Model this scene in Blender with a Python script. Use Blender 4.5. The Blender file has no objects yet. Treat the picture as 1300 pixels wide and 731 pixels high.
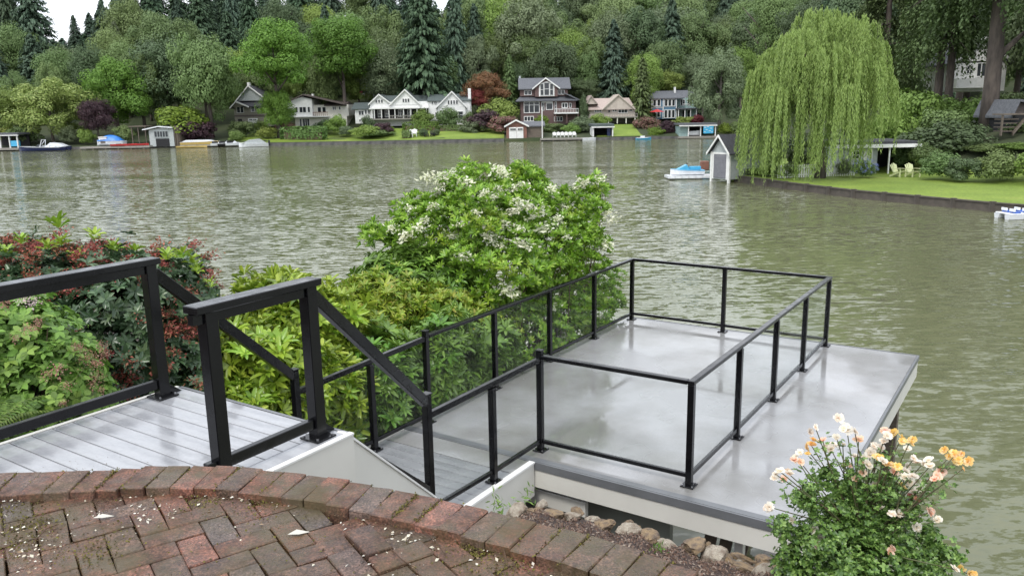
import bpy, bmesh, math, random
import numpy as np
from mathutils import Vector, Matrix
rnd = random.Random(7); RG = np.random.default_rng(7)
S = bpy.context.scene; COL = S.collection
R = math.radians
# ------------------------------------------------------------------ camera, world, sun, exposure
CAMZ = 6.5; F = 1040.0; PITCH = .216; ROLL = -.018
fw = np.array([0, math.cos(PITCH), -math.sin(PITCH)]); up0 = np.array([0, math.sin(PITCH), math.cos(PITCH)]); rt0 = np.array([1., 0, 0])
rt = rt0*math.cos(ROLL)+up0*math.sin(ROLL); up = up0*math.cos(ROLL)-rt0*math.sin(ROLL)
cam = bpy.data.cameras.new('camera'); co = bpy.data.objects.new('camera', cam); COL.objects.link(co)
co.matrix_world = Matrix(((rt[0], up[0], -fw[0], 0), (rt[1], up[1], -fw[1], 0), (rt[2], up[2], -fw[2], CAMZ), (0, 0, 0, 1)))
cam.sensor_width = 36; cam.lens = F/1300*36; cam.clip_end = 5000; cam.clip_start = .05
S.camera = co
w = bpy.data.worlds.new('World'); S.world = w; w.use_nodes = True
nt = w.node_tree; nt.nodes.clear()
SUN_EL, SUN_AZ = R(52), R(205)      # azimuth clockwise from +Y
sky = nt.nodes.new('ShaderNodeTexSky'); sky.sky_type = 'NISHITA'; sky.sun_disc = False
sky.sun_elevation = SUN_EL; sky.sun_rotation = SUN_AZ
tc = nt.nodes.new('ShaderNodeTexCoord'); mp = nt.nodes.new('ShaderNodeMapping'); mp.inputs['Scale'].default_value = (1, 1, 3)
nz = nt.nodes.new('ShaderNodeTexNoise'); nz.inputs['Scale'].default_value = 2.2; nz.inputs['Detail'].default_value = 5
cr = nt.nodes.new('ShaderNodeValToRGB'); cr.color_ramp.elements[0].color = (.62, .67, .74, 1); cr.color_ramp.elements[1].color = (1, 1, 1, 1)
cr.color_ramp.elements[0].position = .3; cr.color_ramp.elements[1].position = .6
mul = nt.nodes.new('ShaderNodeMix'); mul.data_type = 'RGBA'; mul.blend_type = 'MULTIPLY'; mul.inputs[0].default_value = 1
mul.inputs[7].default_value = (13.5, 13.8, 14.4, 1)
mx = nt.nodes.new('ShaderNodeMix'); mx.data_type = 'RGBA'; mx.inputs[0].default_value = .88
bg = nt.nodes.new('ShaderNodeBackground'); bg.inputs[1].default_value = .1; wo = nt.nodes.new('ShaderNodeOutputWorld')
L = nt.links.new
L(tc.outputs['Generated'], mp.inputs[0]); L(mp.outputs[0], nz.inputs[0]); L(nz.outputs[0], cr.inputs[0]); L(cr.outputs[0], mul.inputs[6])
L(sky.outputs[0], mx.inputs[6]); L(mul.outputs[2], mx.inputs[7]); L(mx.outputs[2], bg.inputs[0]); L(bg.outputs[0], wo.inputs[0])
sl = bpy.data.lights.new('sun', 'SUN'); sl.energy = 1.3; sl.angle = R(14); sl.color = (1, .96, .9)
so = bpy.data.objects.new('sun', sl); COL.objects.link(so)
sd = Vector((math.sin(SUN_AZ)*math.cos(SUN_EL), math.cos(SUN_AZ)*math.cos(SUN_EL), math.sin(SUN_EL)))
so.rotation_euler = sd.to_track_quat('Z', 'Y').to_euler()
S.view_settings.view_transform = 'Standard'; S.view_settings.look = 'None'; S.view_settings.exposure = .56; S.view_settings.gamma = 1
S.cycles.max_bounces = 8; S.cycles.transparent_max_bounces = 16

# ------------------------------------------------------------------ surveying helpers
def ray(px, py): return fw+rt*(px-650)/F-up*(py-365.5)/F
def G(px, py, z):                    # the place at height z seen in that direction
    d = ray(px, py); k = (z-CAMZ)/d[2]; return np.array([d[0]*k, d[1]*k, z])
def W(px, py, Y):                    # the place at distance Y
    d = ray(px, py); k = Y/d[1]; return np.array([d[0]*k, Y, CAMZ+d[2]*k])
TH = -.587; OX, OY = .27, 8.002
eu = np.array([math.cos(TH), math.sin(TH), 0]); ev = np.array([-math.sin(TH), math.cos(TH), 0])
def UV(u, v, z): return np.array([OX, OY, 0])+eu*u+ev*v+np.array([0, 0, z])
def to_uv(x, y):
    dx, dy = x-OX, y-OY; return dx*eu[0]+dy*eu[1], dx*ev[0]+dy*ev[1]
ZD = CAMZ-3.495; ZU = CAMZ-2.11; ZP = CAMZ-1.45

# ------------------------------------------------------------------ object helpers
def tag(o, label=None, cat=None, group=None, kind=None):
    if label: o['label'] = label
    if cat: o['category'] = cat
    if group: o['group'] = group
    if kind: o['kind'] = kind
    return o
def empty(name, loc, label=None, cat=None, group=None, rz=0):
    o = bpy.data.objects.new(name, None); COL.objects.link(o); o.location = loc; o.rotation_euler = (0, 0, rz); o.empty_display_size = .2
    return tag(o, label, cat, group)
def wl(o):
    p = Vector((0, 0, 0))
    while o is not None: p += o.location; o = o.parent
    return np.array(p)
def link(name, me, parent=None, loc=(0, 0, 0), mat=None):
    o = bpy.data.objects.new(name, me); COL.objects.link(o); o.location = loc
    if parent is not None: o.parent = parent
    if mat is not None and not len(me.materials): me.materials.append(mat)
    return o
def nmesh(name, V, Fc, mat=None, smooth=False):      # uniform faces, numpy
    V = np.asarray(V, np.float32).reshape(-1, 3); Fc = np.asarray(Fc, np.int32); k = Fc.shape[1]
    me = bpy.data.meshes.new(name); me.vertices.add(len(V)); me.vertices.foreach_set('co', V.ravel())
    me.loops.add(Fc.size); me.loops.foreach_set('vertex_index', Fc.ravel())
    me.polygons.add(len(Fc)); me.polygons.foreach_set('loop_start', np.arange(0, Fc.size, k, dtype=np.int32)); me.polygons.foreach_set('loop_total', np.full(len(Fc), k, np.int32))
    if smooth: me.polygons.foreach_set('use_smooth', np.ones(len(Fc), bool))
    me.update(calc_edges=True)
    if mat: me.materials.append(mat)
    return me
def pmesh(name, V, Fc, mat=None, smooth=False):
    me = bpy.data.meshes.new(name); me.from_pydata([tuple(map(float, v)) for v in V], [], [tuple(f) for f in Fc]); me.update()
    if smooth: me.polygons.foreach_set('use_smooth', [True]*len(Fc))
    if mat: me.materials.append(mat)
    return me
BF = [(0, 3, 2, 1), (4, 5, 6, 7), (0, 1, 5, 4), (1, 2, 6, 5), (2, 3, 7, 6), (3, 0, 4, 7)]
class MB:
    def __init__(s): s.V = []; s.F = []
    def add(s, V, Fc):
        n = len(s.V); s.V += [np.array(v, float) for v in V]; s.F += [tuple(i+n for i in f) for f in Fc]; return s
    def box(s, x0, x1, y0, y1, z0, z1):
        return s.add([(x0, y0, z0), (x1, y0, z0), (x1, y1, z0), (x0, y1, z0), (x0, y0, z1), (x1, y0, z1), (x1, y1, z1), (x0, y1, z1)], BF)
    def bar(s, a, b, w, h, upv=(0, 0, 1), w2=None, h2=None):
        a = np.array(a, float); b = np.array(b, float); d = b-a; d /= np.linalg.norm(d); u = np.array(upv, float)
        if abs(d@u) > .98: u = np.array([ev[0], ev[1], 0])
        sd_ = np.cross(d, u); sd_ /= np.linalg.norm(sd_); u = np.cross(sd_, d); w2 = w2 or w; h2 = h2 or h
        V = [a-sd_*w/2-u*h/2, a+sd_*w/2-u*h/2, a+sd_*w/2+u*h/2, a-sd_*w/2+u*h/2, b-sd_*w2/2-u*h2/2, b+sd_*w2/2-u*h2/2, b+sd_*w2/2+u*h2/2, b-sd_*w2/2+u*h2/2]
        return s.add(V, [(0, 1, 2, 3), (7, 6, 5, 4), (0, 4, 5, 1), (1, 5, 6, 2), (2, 6, 7, 3), (3, 7, 4, 0)])
    def tube(s, pts, rad, n=8, cap=True):
        pts = [np.array(p, float) for p in pts]; base = len(s.V)
        for i, p in enumerate(pts):
            d = pts[min(i+1, len(pts)-1)]-pts[max(i-1, 0)]; d /= max(1e-9, np.linalg.norm(d))
            a = np.cross(d, [0, 0, 1.]) if abs(d[2]) < .95 else np.cross(d, [0, 1., 0]); a /= np.linalg.norm(a); b = np.cross(d, a)
            r = rad[i] if hasattr(rad, '__len__') else rad
            for k in range(n):
                t = 2*math.pi*k/n; s.V.append(p+a*math.cos(t)*r+b*math.sin(t)*r)
        for i in range(len(pts)-1):
            for k in range(n):
                k2 = (k+1) % n; s.F.append((base+i*n+k, base+i*n+k2, base+(i+1)*n+k2, base+(i+1)*n+k))
        if cap: s.F.append(tuple(base+k for k in range(n))[::-1]); s.F.append(tuple(base+(len(pts)-1)*n+k for k in range(n)))
        return s
    def prism(s, P2, d0, d1, ax='y'):      # polygon in x,z extruded along y
        n = len(P2); a = [(p[0], d0, p[1]) for p in P2]; b = [(p[0], d1, p[1]) for p in P2]
        return s.add(a+b, [tuple(range(n)), tuple(range(2*n-1, n-1, -1))]+[(i, i+n, (i+1) % n+n, (i+1) % n) for i in range(n)])
    def build(s, name, mat, parent=None, world=True, bevel=0, smooth=False, origin=None):
        V = np.array(s.V); off = np.zeros(3)
        if world:
            c = np.array(origin) if origin is not None else np.array([(V[:, 0].min()+V[:, 0].max())/2, (V[:, 1].min()+V[:, 1].max())/2, V[:, 2].min()])
            V = V-c; off = c-(wl(parent) if parent is not None else 0)
        me = pmesh(name, V, s.F, mat, smooth)
        bm = bmesh.new(); bm.from_mesh(me); bmesh.ops.recalc_face_normals(bm, faces=bm.faces)
        if bevel: bmesh.ops.bevel(bm, geom=bm.edges[:], offset=bevel, segments=1, affect='EDGES')
        bm.to_mesh(me); bm.free()
        return link(name, me, parent, off)
def children(o, cache={}):
    return list(o.children)
def copy_tree(o, parent=None):
    c = o.copy(); COL.objects.link(c)
    if parent is not None: c.parent = parent
    for ch in list(o.children): copy_tree(ch, c)
    return c
# ------------------------------------------------------------------ materials
def newmat(name):
    m = bpy.data.materials.new(name); m.use_nodes = True; n = m.node_tree; n.nodes.clear()
    out = n.nodes.new('ShaderNodeOutputMaterial'); return m, n, out
def nd(n, t, **k):
    x = n.nodes.new(t)
    for a, b in k.items(): setattr(x, a, b)
    return x
def ramp(n, stops, fac=None):
    r = nd(n, 'ShaderNodeValToRGB'); e = r.color_ramp.elements
    while len(e) < len(stops): e.new(.5)
    for i, (p, c) in enumerate(stops): e[i].position = p; e[i].color = (*c, 1) if len(c) == 3 else c
    if fac is not None: n.links.new(fac, r.inputs[0])
    return r
def noise(n, scale, detail=4, vec=None, rough=.55, stretch=None, obj=True):
    t = nd(n, 'ShaderNodeTexCoord'); z = nd(n, 'ShaderNodeTexNoise'); z.inputs['Scale'].default_value = scale; z.inputs['Detail'].default_value = detail; z.inputs['Roughness'].default_value = rough
    src = t.outputs['Object'] if obj else None
    if not obj:
        g = nd(n, 'ShaderNodeNewGeometry'); src = g.outputs['Position']
    if stretch:
        m = nd(n, 'ShaderNodeMapping'); m.inputs['Scale'].default_value = stretch[:3]
        if len(stretch) > 3: m.inputs['Rotation'].default_value = (0, 0, stretch[3])
        n.links.new(src, m.inputs[0]); src = m.outputs[0]
    n.links.new(src, z.inputs['Vector']); return z.outputs['Fac']
def mat(name, c1, c2=None, scale=3, rough=.6, bump=0, bscale=None, rough2=None, spec=.5, stretch=None, metal=0, pos=(.35, .65), obj=True, rscale=None):
    m, n, out = newmat(name); b = nd(n, 'ShaderNodeBsdfPrincipled'); n.links.new(b.outputs[0], out.inputs[0])
    c2 = c2 or tuple(x*.8 for x in c1)
    f = noise(n, scale, stretch=stretch, obj=obj); r = ramp(n, [(pos[0], c1), (pos[1], c2)], f); n.links.new(r.outputs[0], b.inputs['Base Color'])
    b.inputs['Roughness'].default_value = rough; b.inputs['Specular IOR Level'].default_value = spec; b.inputs['Metallic'].default_value = metal
    if rough2 is not None:
        f2 = noise(n, rscale or scale*1.3, stretch=stretch, obj=obj); r2 = ramp(n, [(.38, (rough,)*3), (.62, (rough2,)*3)], f2); n.links.new(r2.outputs[0], b.inputs['Roughness'])
    if bump:
        bp = nd(n, 'ShaderNodeBump'); bp.inputs['Strength'].default_value = bump; bp.inputs['Distance'].default_value = .02
        n.links.new(noise(n, bscale or scale*6, 5, stretch=stretch, obj=obj), bp.inputs['Height']); n.links.new(bp.outputs[0], b.inputs['Normal'])
    return m
def leafmat(name, cols, rough=.45, trans=.25, spec=.4, objvar=.12):
    m, n, out = newmat(name); b = nd(n, 'ShaderNodeBsdfPrincipled'); g = nd(n, 'ShaderNodeNewGeometry')
    r = ramp(n, [(i/max(1, len(cols)-1)*.9+.05, c) for i, c in enumerate(cols)], g.outputs['Random Per Island'])
    oi = nd(n, 'ShaderNodeObjectInfo'); hs = nd(n, 'ShaderNodeHueSaturation'); mr = nd(n, 'ShaderNodeMapRange'); mr.inputs[3].default_value = 1-objvar*1.5; mr.inputs[4].default_value = 1+objvar*1.5
    n.links.new(oi.outputs['Random'], mr.inputs[0]); n.links.new(mr.outputs[0], hs.inputs['Value']); n.links.new(r.outputs[0], hs.inputs['Color'])
    mr2 = nd(n, 'ShaderNodeMapRange'); mr2.inputs[3].default_value = .5-objvar*.12; mr2.inputs[4].default_value = .5+objvar*.12
    mth = nd(n, 'ShaderNodeMath', operation='FRACT'); m7 = nd(n, 'ShaderNodeMath', operation='MULTIPLY'); m7.inputs[1].default_value = 7.3
    n.links.new(oi.outputs['Random'], m7.inputs[0]); n.links.new(m7.outputs[0], mth.inputs[0]); n.links.new(mth.outputs[0], mr2.inputs[0]); n.links.new(mr2.outputs[0], hs.inputs['Hue'])
    n.links.new(hs.outputs[0], b.inputs['Base Color']); b.inputs['Roughness'].default_value = rough; b.inputs['Specular IOR Level'].default_value = spec
    if trans:
        t = nd(n, 'ShaderNodeBsdfTranslucent'); n.links.new(hs.outputs[0], t.inputs[0]); mxs = nd(n, 'ShaderNodeMixShader'); mxs.inputs[0].default_value = trans
        n.links.new(b.outputs[0], mxs.inputs[1]); n.links.new(t.outputs[0], mxs.inputs[2]); n.links.new(mxs.outputs[0], out.inputs[0])
    else: n.links.new(b.outputs[0], out.inputs[0])
    return m
def glassmat(name, tint=(.97, .98, .975), rough=.02):
    m, n, out = newmat(name); t = nd(n, 'ShaderNodeBsdfTransparent'); t.inputs[0].default_value = (*tint, 1); g = nd(n, 'ShaderNodeBsdfGlossy'); g.inputs['Roughness'].default_value = rough
    fr = nd(n, 'ShaderNodeLayerWeight'); pw5 = nd(n, 'ShaderNodeMath', operation='POWER'); pw5.inputs[1].default_value = 5; n.links.new(fr.outputs['Facing'], pw5.inputs[0]); fr = pw5; mm = nd(n, 'ShaderNodeMath', operation='MULTIPLY_ADD'); mm.inputs[1].default_value = .3; mm.inputs[2].default_value = .012; x = nd(n, 'ShaderNodeMixShader')
    n.links.new(fr.outputs[0], mm.inputs[0]); n.links.new(mm.outputs[0], x.inputs[0]); n.links.new(t.outputs[0], x.inputs[1]); n.links.new(g.outputs[0], x.inputs[2]); n.links.new(x.outputs[0], out.inputs[0])
    return m
M = {}
M['white'] = mat('white_paint', (.78, .78, .76), (.68, .68, .66), 2, .5)
M['cream'] = mat('cream_paint', (.72, .7, .63), (.62, .6, .53), 2, .6)
M['siding'] = mat('grey_siding', (.42, .45, .45), (.34, .37, .37), 4, .6)
M['tan'] = mat('tan_siding', (.27, .25, .2), (.2, .19, .16), 4, .7)
M['stucco'] = mat('pale_stucco', (.52, .46, .4), (.44, .38, .33), 2, .8)
M['brickhouse'] = mat('red_brown_shingle', (.15, .09, .082), (.11, .075, .072), 8, .8)
M['blue'] = mat('blue_siding', (.1, .2, .29), (.08, .16, .24), 4, .6)
M['teal'] = mat('teal_siding', (.3, .42, .4), (.24, .34, .33), 4, .6)
M['roof_grey'] = mat('grey_shingles', (.13, .135, .15), (.08, .085, .095), 5, .7, .3)
M['roof_dark'] = mat('dark_shingles', (.055, .055, .065), (.035, .035, .04), 5, .7, .3)
M['roof_green'] = mat('grey_green_shingles', (.1, .125, .12), (.065, .08, .08), 5, .7, .3)
M['roof_brown'] = mat('brown_shingles', (.12, .095, .085), (.08, .065, .06), 5, .7, .3)
M['roof_pink'] = mat('pale_clay_roof', (.46, .38, .34), (.4, .32, .29), 3, .8)
M['roof_red'] = mat('red_roof', (.22, .04, .05), (.16, .03, .035), 3, .7)
M['pane'] = mat('dark_window_pane', (.02, .025, .03), (.035, .04, .045), 3, .08)
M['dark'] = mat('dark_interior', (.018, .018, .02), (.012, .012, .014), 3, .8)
M['wood'] = mat('weathered_wood', (.16, .13, .1), (.1, .08, .065), 3, .7, .3, stretch=(1, 1, 6))
M['deckwood'] = mat('pale_dock_wood', (.3, .28, .25), (.2, .19, .17), 3, .6, stretch=(6, 1, 1))
M['redwood'] = mat('reddish_deck_wood', (.24, .11, .08), (.17, .08, .06), 3, .6)
M['navy'] = mat('navy_hull', (.02, .03, .09), (.015, .02, .07), 3, .2)
M['gel'] = mat('white_gelcoat', (.75, .77, .8), (.65, .67, .7), 3, .25)
M['bluetarp'] = mat('bright_blue_tarp', (.03, .2, .6), (.02, .15, .5), 3, .4)
M['skyblue'] = mat('sky_blue_plastic', (.08, .42, .68), (.06, .36, .6), 3, .3)
M['royal'] = mat('royal_blue_plastic', (.03, .12, .5), (.03, .1, .42), 3, .3)
M['yellow'] = mat('yellow_plastic', (.62, .46, .16), (.55, .4, .13), 3, .4)
M['paleyellow'] = mat('pale_yellow_plastic', (.6, .64, .36), (.54, .57, .32), 3, .5)
M['red'] = mat('red_plastic', (.5, .04, .04), (.42, .03, .03), 3, .4)
M['stonewall'] = mat('grey_stone_wall', (.13, .125, .12), (.06, .06, .058), 1.2, .8, .6)
M['bulk'] = mat('weathered_timber_bulkhead', (.1, .085, .07), (.05, .043, .036), 1.5, .8, .5)
M['bark'] = mat('grey_brown_bark', (.11, .09, .075), (.055, .045, .04), 3, .9, .8, 12, stretch=(1, 1, .25))
M['barkpale'] = mat('pale_grey_bark', (.2, .18, .16), (.1, .09, .08), 1.2, .9, .8, 5, stretch=(1, 1, .2))
M['stem'] = mat('brown_stem', (.15, .105, .07), (.09, .06, .04), 8, .8)
M['black'] = mat('wet_black_powdercoat', (.004, .004, .005), (.007, .007, .008), 6, .12, .03, 60, spec=.3, rough2=.28)
M['fascia'] = mat('off_white_fascia', (.68, .665, .61), (.6, .585, .535), 1.3, .5)
M['cap'] = mat('white_trim_cap', (.8, .79, .76), (.74, .73, .7), 3, .35)
M['edge'] = mat('grey_edge_flashing', (.15, .155, .165), (.12, .125, .13), 3, .35)
M['underwall'] = mat('greenish_grey_siding', (.3, .32, .28), (.25, .265, .235), 2, .7)
M['soil'] = mat('dark_soil', (.05, .036, .025), (.025, .018, .013), 5, .95, .8, 25)
M['steel'] = mat('zinc_bolt', (.4, .4, .42), (.35, .35, .36), 5, .3, metal=.8)
M['flower_blue'] = leafmat('hydrangea_blue', [(.12, .18, .6), (.25, .3, .75), (.4, .45, .8)], .6, .2)
# wet membrane, wet boards
def wetmat(name, c1, c2, scale, lo, hi, rs, bump=.06, stretch=None, bs=70):
    m, n, out = newmat(name); b = nd(n, 'ShaderNodeBsdfPrincipled'); n.links.new(b.outputs[0], out.inputs[0])
    f = noise(n, scale, 5, stretch=stretch); r = ramp(n, [(.38, c1), (.58, c2)], f)
    f3 = noise(n, 45, 3); r3 = ramp(n, [(.3, (.94,)*3), (.7, (1.05,)*3)], f3); mu = nd(n, 'ShaderNodeMix', data_type='RGBA', blend_type='MULTIPLY'); mu.inputs[0].default_value = 1
    n.links.new(r.outputs[0], mu.inputs[6]); n.links.new(r3.outputs[0], mu.inputs[7]); n.links.new(mu.outputs[2], b.inputs['Base Color'])
    f2 = noise(n, rs, 3, stretch=stretch); r2 = ramp(n, [(.4, (lo,)*3), (.58, (hi,)*3)], f2); n.links.new(r2.outputs[0], b.inputs['Roughness'])
    b.inputs['Specular IOR Level'].default_value = .6
    bp = nd(n, 'ShaderNodeBump'); bp.inputs['Strength'].default_value = bump; bp.inputs['Distance'].default_value = .004
    n.links.new(noise(n, bs, 3, stretch=stretch), bp.inputs['Height']); n.links.new(bp.outputs[0], b.inputs['Normal']); return m
M['membrane'] = wetmat('wet_grey_membrane', (.2, .195, .185), (.31, .31, .315), .7, .03, .3, .9, .02)
M['board'] = wetmat('wet_grey_composite_board', (.28, .285, .3), (.37, .375, .39), 1.6, .04, .24, 1.3, .1, stretch=(1, 5, 1, ), bs=30)
M['board2'] = wetmat('grey_walkway_board', (.19, .195, .205), (.25, .255, .265), 2, .2, .42, 1.5, .2, bs=40)
M['glass'] = glassmat('clear_rail_glass')
# brick
m, n, out = newmat('wet_paver_brick'); b = nd(n, 'ShaderNodeBsdfPrincipled'); n.links.new(b.outputs[0], out.inputs[0])
oi = nd(n, 'ShaderNodeObjectInfo'); r = ramp(n, [(0, (0.070, 0.038, 0.025)), (.18, (0.100, 0.048, 0.030)), (.36, (0.131, 0.056, 0.034)), (.5, (0.085, 0.050, 0.034)), (.64, (0.116, 0.073, 0.052)), (.74, (0.085, 0.066, 0.059)), (.84, (0.110, 0.053, 0.032)), (1, (0.191, 0.082, 0.058))], oi.outputs['Random'])
f = noise(n, 14, 9, obj=False, rough=.8); r1 = ramp(n, [(.34, (.38, .36, .36)), (.5, (.95, .95, .95)), (.66, (1.75, 1.65, 1.6))], f)
mu = nd(n, 'ShaderNodeMix', data_type='RGBA', blend_type='MULTIPLY'); mu.inputs[0].default_value = 1; n.links.new(r.outputs[0], mu.inputs[6]); n.links.new(r1.outputs[0], mu.inputs[7])
fs = noise(n, 130, 3, obj=False); rs = ramp(n, [(.32, (.5, .5, .5)), (.5, (1, 1, 1)), (.66, (1.9, 1.9, 1.9))], fs)
mu2 = nd(n, 'ShaderNodeMix', data_type='RGBA', blend_type='MULTIPLY'); mu2.inputs[0].default_value = 1; n.links.new(mu.outputs[2], mu2.inputs[6]); n.links.new(rs.outputs[0], mu2.inputs[7])
fm = noise(n, 3.2, 8, obj=False, rough=.75); rm = ramp(n, [(.46, (0, 0, 0)), (.62, (.85, .85, .85))], fm); mo = nd(n, 'ShaderNodeMix', data_type='RGBA'); n.links.new(rm.outputs[0], mo.inputs[0])
n.links.new(mu2.outputs[2], mo.inputs[6]); mo.inputs[7].default_value = (.075, .058, .024, 1)
n.links.new(mo.outputs[2], b.inputs['Base Color'])
fr_ = noise(n, 6, 4, obj=False); rr = ramp(n, [(.4, (.18,)*3), (.6, (.7,)*3)], fr_); n.links.new(rr.outputs[0], b.inputs['Roughness'])
bp = nd(n, 'ShaderNodeBump'); bp.inputs['Strength'].default_value = .7; bp.inputs['Distance'].default_value = .008; n.links.new(noise(n, 60, 6, obj=False, rough=.7), bp.inputs['Height']); n.links.new(bp.outputs[0], b.inputs['Normal'])
M['brick'] = m
M['joint'] = mat('mossy_joint_grit', (.055, .045, .022), (.1, .085, .03), 9, .95, 1, 60)
M['moss'] = leafmat('yellow_green_moss', [(.05, .045, .012), (.12, .1, .02), (.17, .14, .03), (.07, .045, .02)], .9, .1)
M['petal'] = leafmat('fallen_petal', [(.72, .68, .55), (.6, .52, .4), (.8, .78, .7), (.3, .2, .12)], .7, .2)
M['debris'] = leafmat('brown_litter', [(.1, .06, .035), (.16, .1, .06), (.06, .035, .02), (.22, .16, .1)], .9, .05)
M['mulch'] = mat('mulch_soil', (.075, .045, .035), (.035, .022, .018), 8, .95, 1, 40)
M['mulchbit'] = leafmat('bark_chip', [(.12, .065, .05), (.2, .13, .1), (.07, .04, .032), (.3, .24, .2), (.16, .085, .06)], .85, 0)
M['rock'] = mat('ochre_rock', (.36, .25, .14), (.16, .12, .09), 4, .8, .9, 25)
M['rock2'] = mat('pale_mortar_rock', (.5, .44, .35), (.24, .18, .13), 4, .8, .9, 25)
# grass
m, n, out = newmat('lawn_grass'); b = nd(n, 'ShaderNodeBsdfPrincipled'); n.links.new(b.outputs[0], out.inputs[0]); b.inputs['Roughness'].default_value = .8
fa = noise(n, .25, 5, obj=False); ra = ramp(n, [(.3, (.13, .2, .022)), (.6, (.2, .28, .035)), (.75, (.26, .3, .06))], fa)
fb = noise(n, 6, 6, obj=False, rough=.7); rb = ramp(n, [(.3, (.6, .6, .6)), (.7, (1.25, 1.25, 1.25))], fb); mu = nd(n, 'ShaderNodeMix', data_type='RGBA', blend_type='MULTIPLY'); mu.inputs[0].default_value = 1
n.links.new(ra.outputs[0], mu.inputs[6]); n.links.new(rb.outputs[0], mu.inputs[7]); n.links.new(mu.outputs[2], b.inputs['Base Color'])
bp = nd(n, 'ShaderNodeBump'); bp.inputs['Strength'].default_value = .6; bp.inputs['Distance'].default_value = .05; n.links.new(noise(n, 12, 5, obj=False), bp.inputs['Height']); n.links.new(bp.outputs[0], b.inputs['Normal'])
M['grass'] = m
M['hill'] = mat('forest_floor', (.03, .045, .015), (.05, .06, .025), .3, .95, .5, 2, obj=False)
# water
m, n, out = newmat('lake_water'); b = nd(n, 'ShaderNodeBsdfPrincipled'); n.links.new(b.outputs[0], out.inputs[0])
b.inputs['Base Color'].default_value = (.135, .142, .078, 1); b.inputs['Roughness'].default_value = .07; b.inputs['IOR'].default_value = 1.38
g = nd(n, 'ShaderNodeNewGeometry')
def wn(scale, sx, sy, rot, detail=2, rough=.5):
    mp_ = nd(n, 'ShaderNodeMapping'); mp_.inputs['Scale'].default_value = (sx, sy, 1); mp_.inputs['Rotation'].default_value = (0, 0, rot); n.links.new(g.outputs['Position'], mp_.inputs[0])
    z = nd(n, 'ShaderNodeTexNoise'); z.inputs['Scale'].default_value = scale; z.inputs['Detail'].default_value = detail; z.inputs['Roughness'].default_value = rough; n.links.new(mp_.outputs[0], z.inputs[0]); return z.outputs['Fac']
def wv(scale, sx, sy, rot, detail=2):
    wn(scale, sx, sy, rot, detail, .55); return n.nodes[-1].outputs['Color']
def vm(op, a, b_=None, sc=None):
    v_ = nd(n, 'ShaderNodeVectorMath', operation=op); n.links.new(a, v_.inputs[0])
    if b_ is not None:
        if isinstance(b_, tuple): v_.inputs[1].default_value = b_
        else: n.links.new(b_, v_.inputs[1])
    if sc is not None: n.links.new(sc, v_.inputs['Scale'])
    return v_.outputs[0]
n1 = vm('MULTIPLY', vm('SUBTRACT', wv(3.2, .5, 1.4, .22, 4), (.5, .5, .5)), (1.0, 1.9, 0))
n2 = vm('MULTIPLY', vm('SUBTRACT', wv(9, .6, 1.4, -.1, 3), (.5, .5, .5)), (.4, .8, 0))
gust = ramp(n, [(.35, (.2,)*3), (.62, (.62,)*3)], wn(.06, .5, 1.6, .3, 3))
slope = vm('SCALE', vm('ADD', n1, n2), sc=gust.outputs[0])
nn_ = vm('NORMALIZE', vm('ADD', slope, (0, 0, 1))); n.links.new(nn_, b.inputs['Normal'])
M['water'] = m
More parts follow.
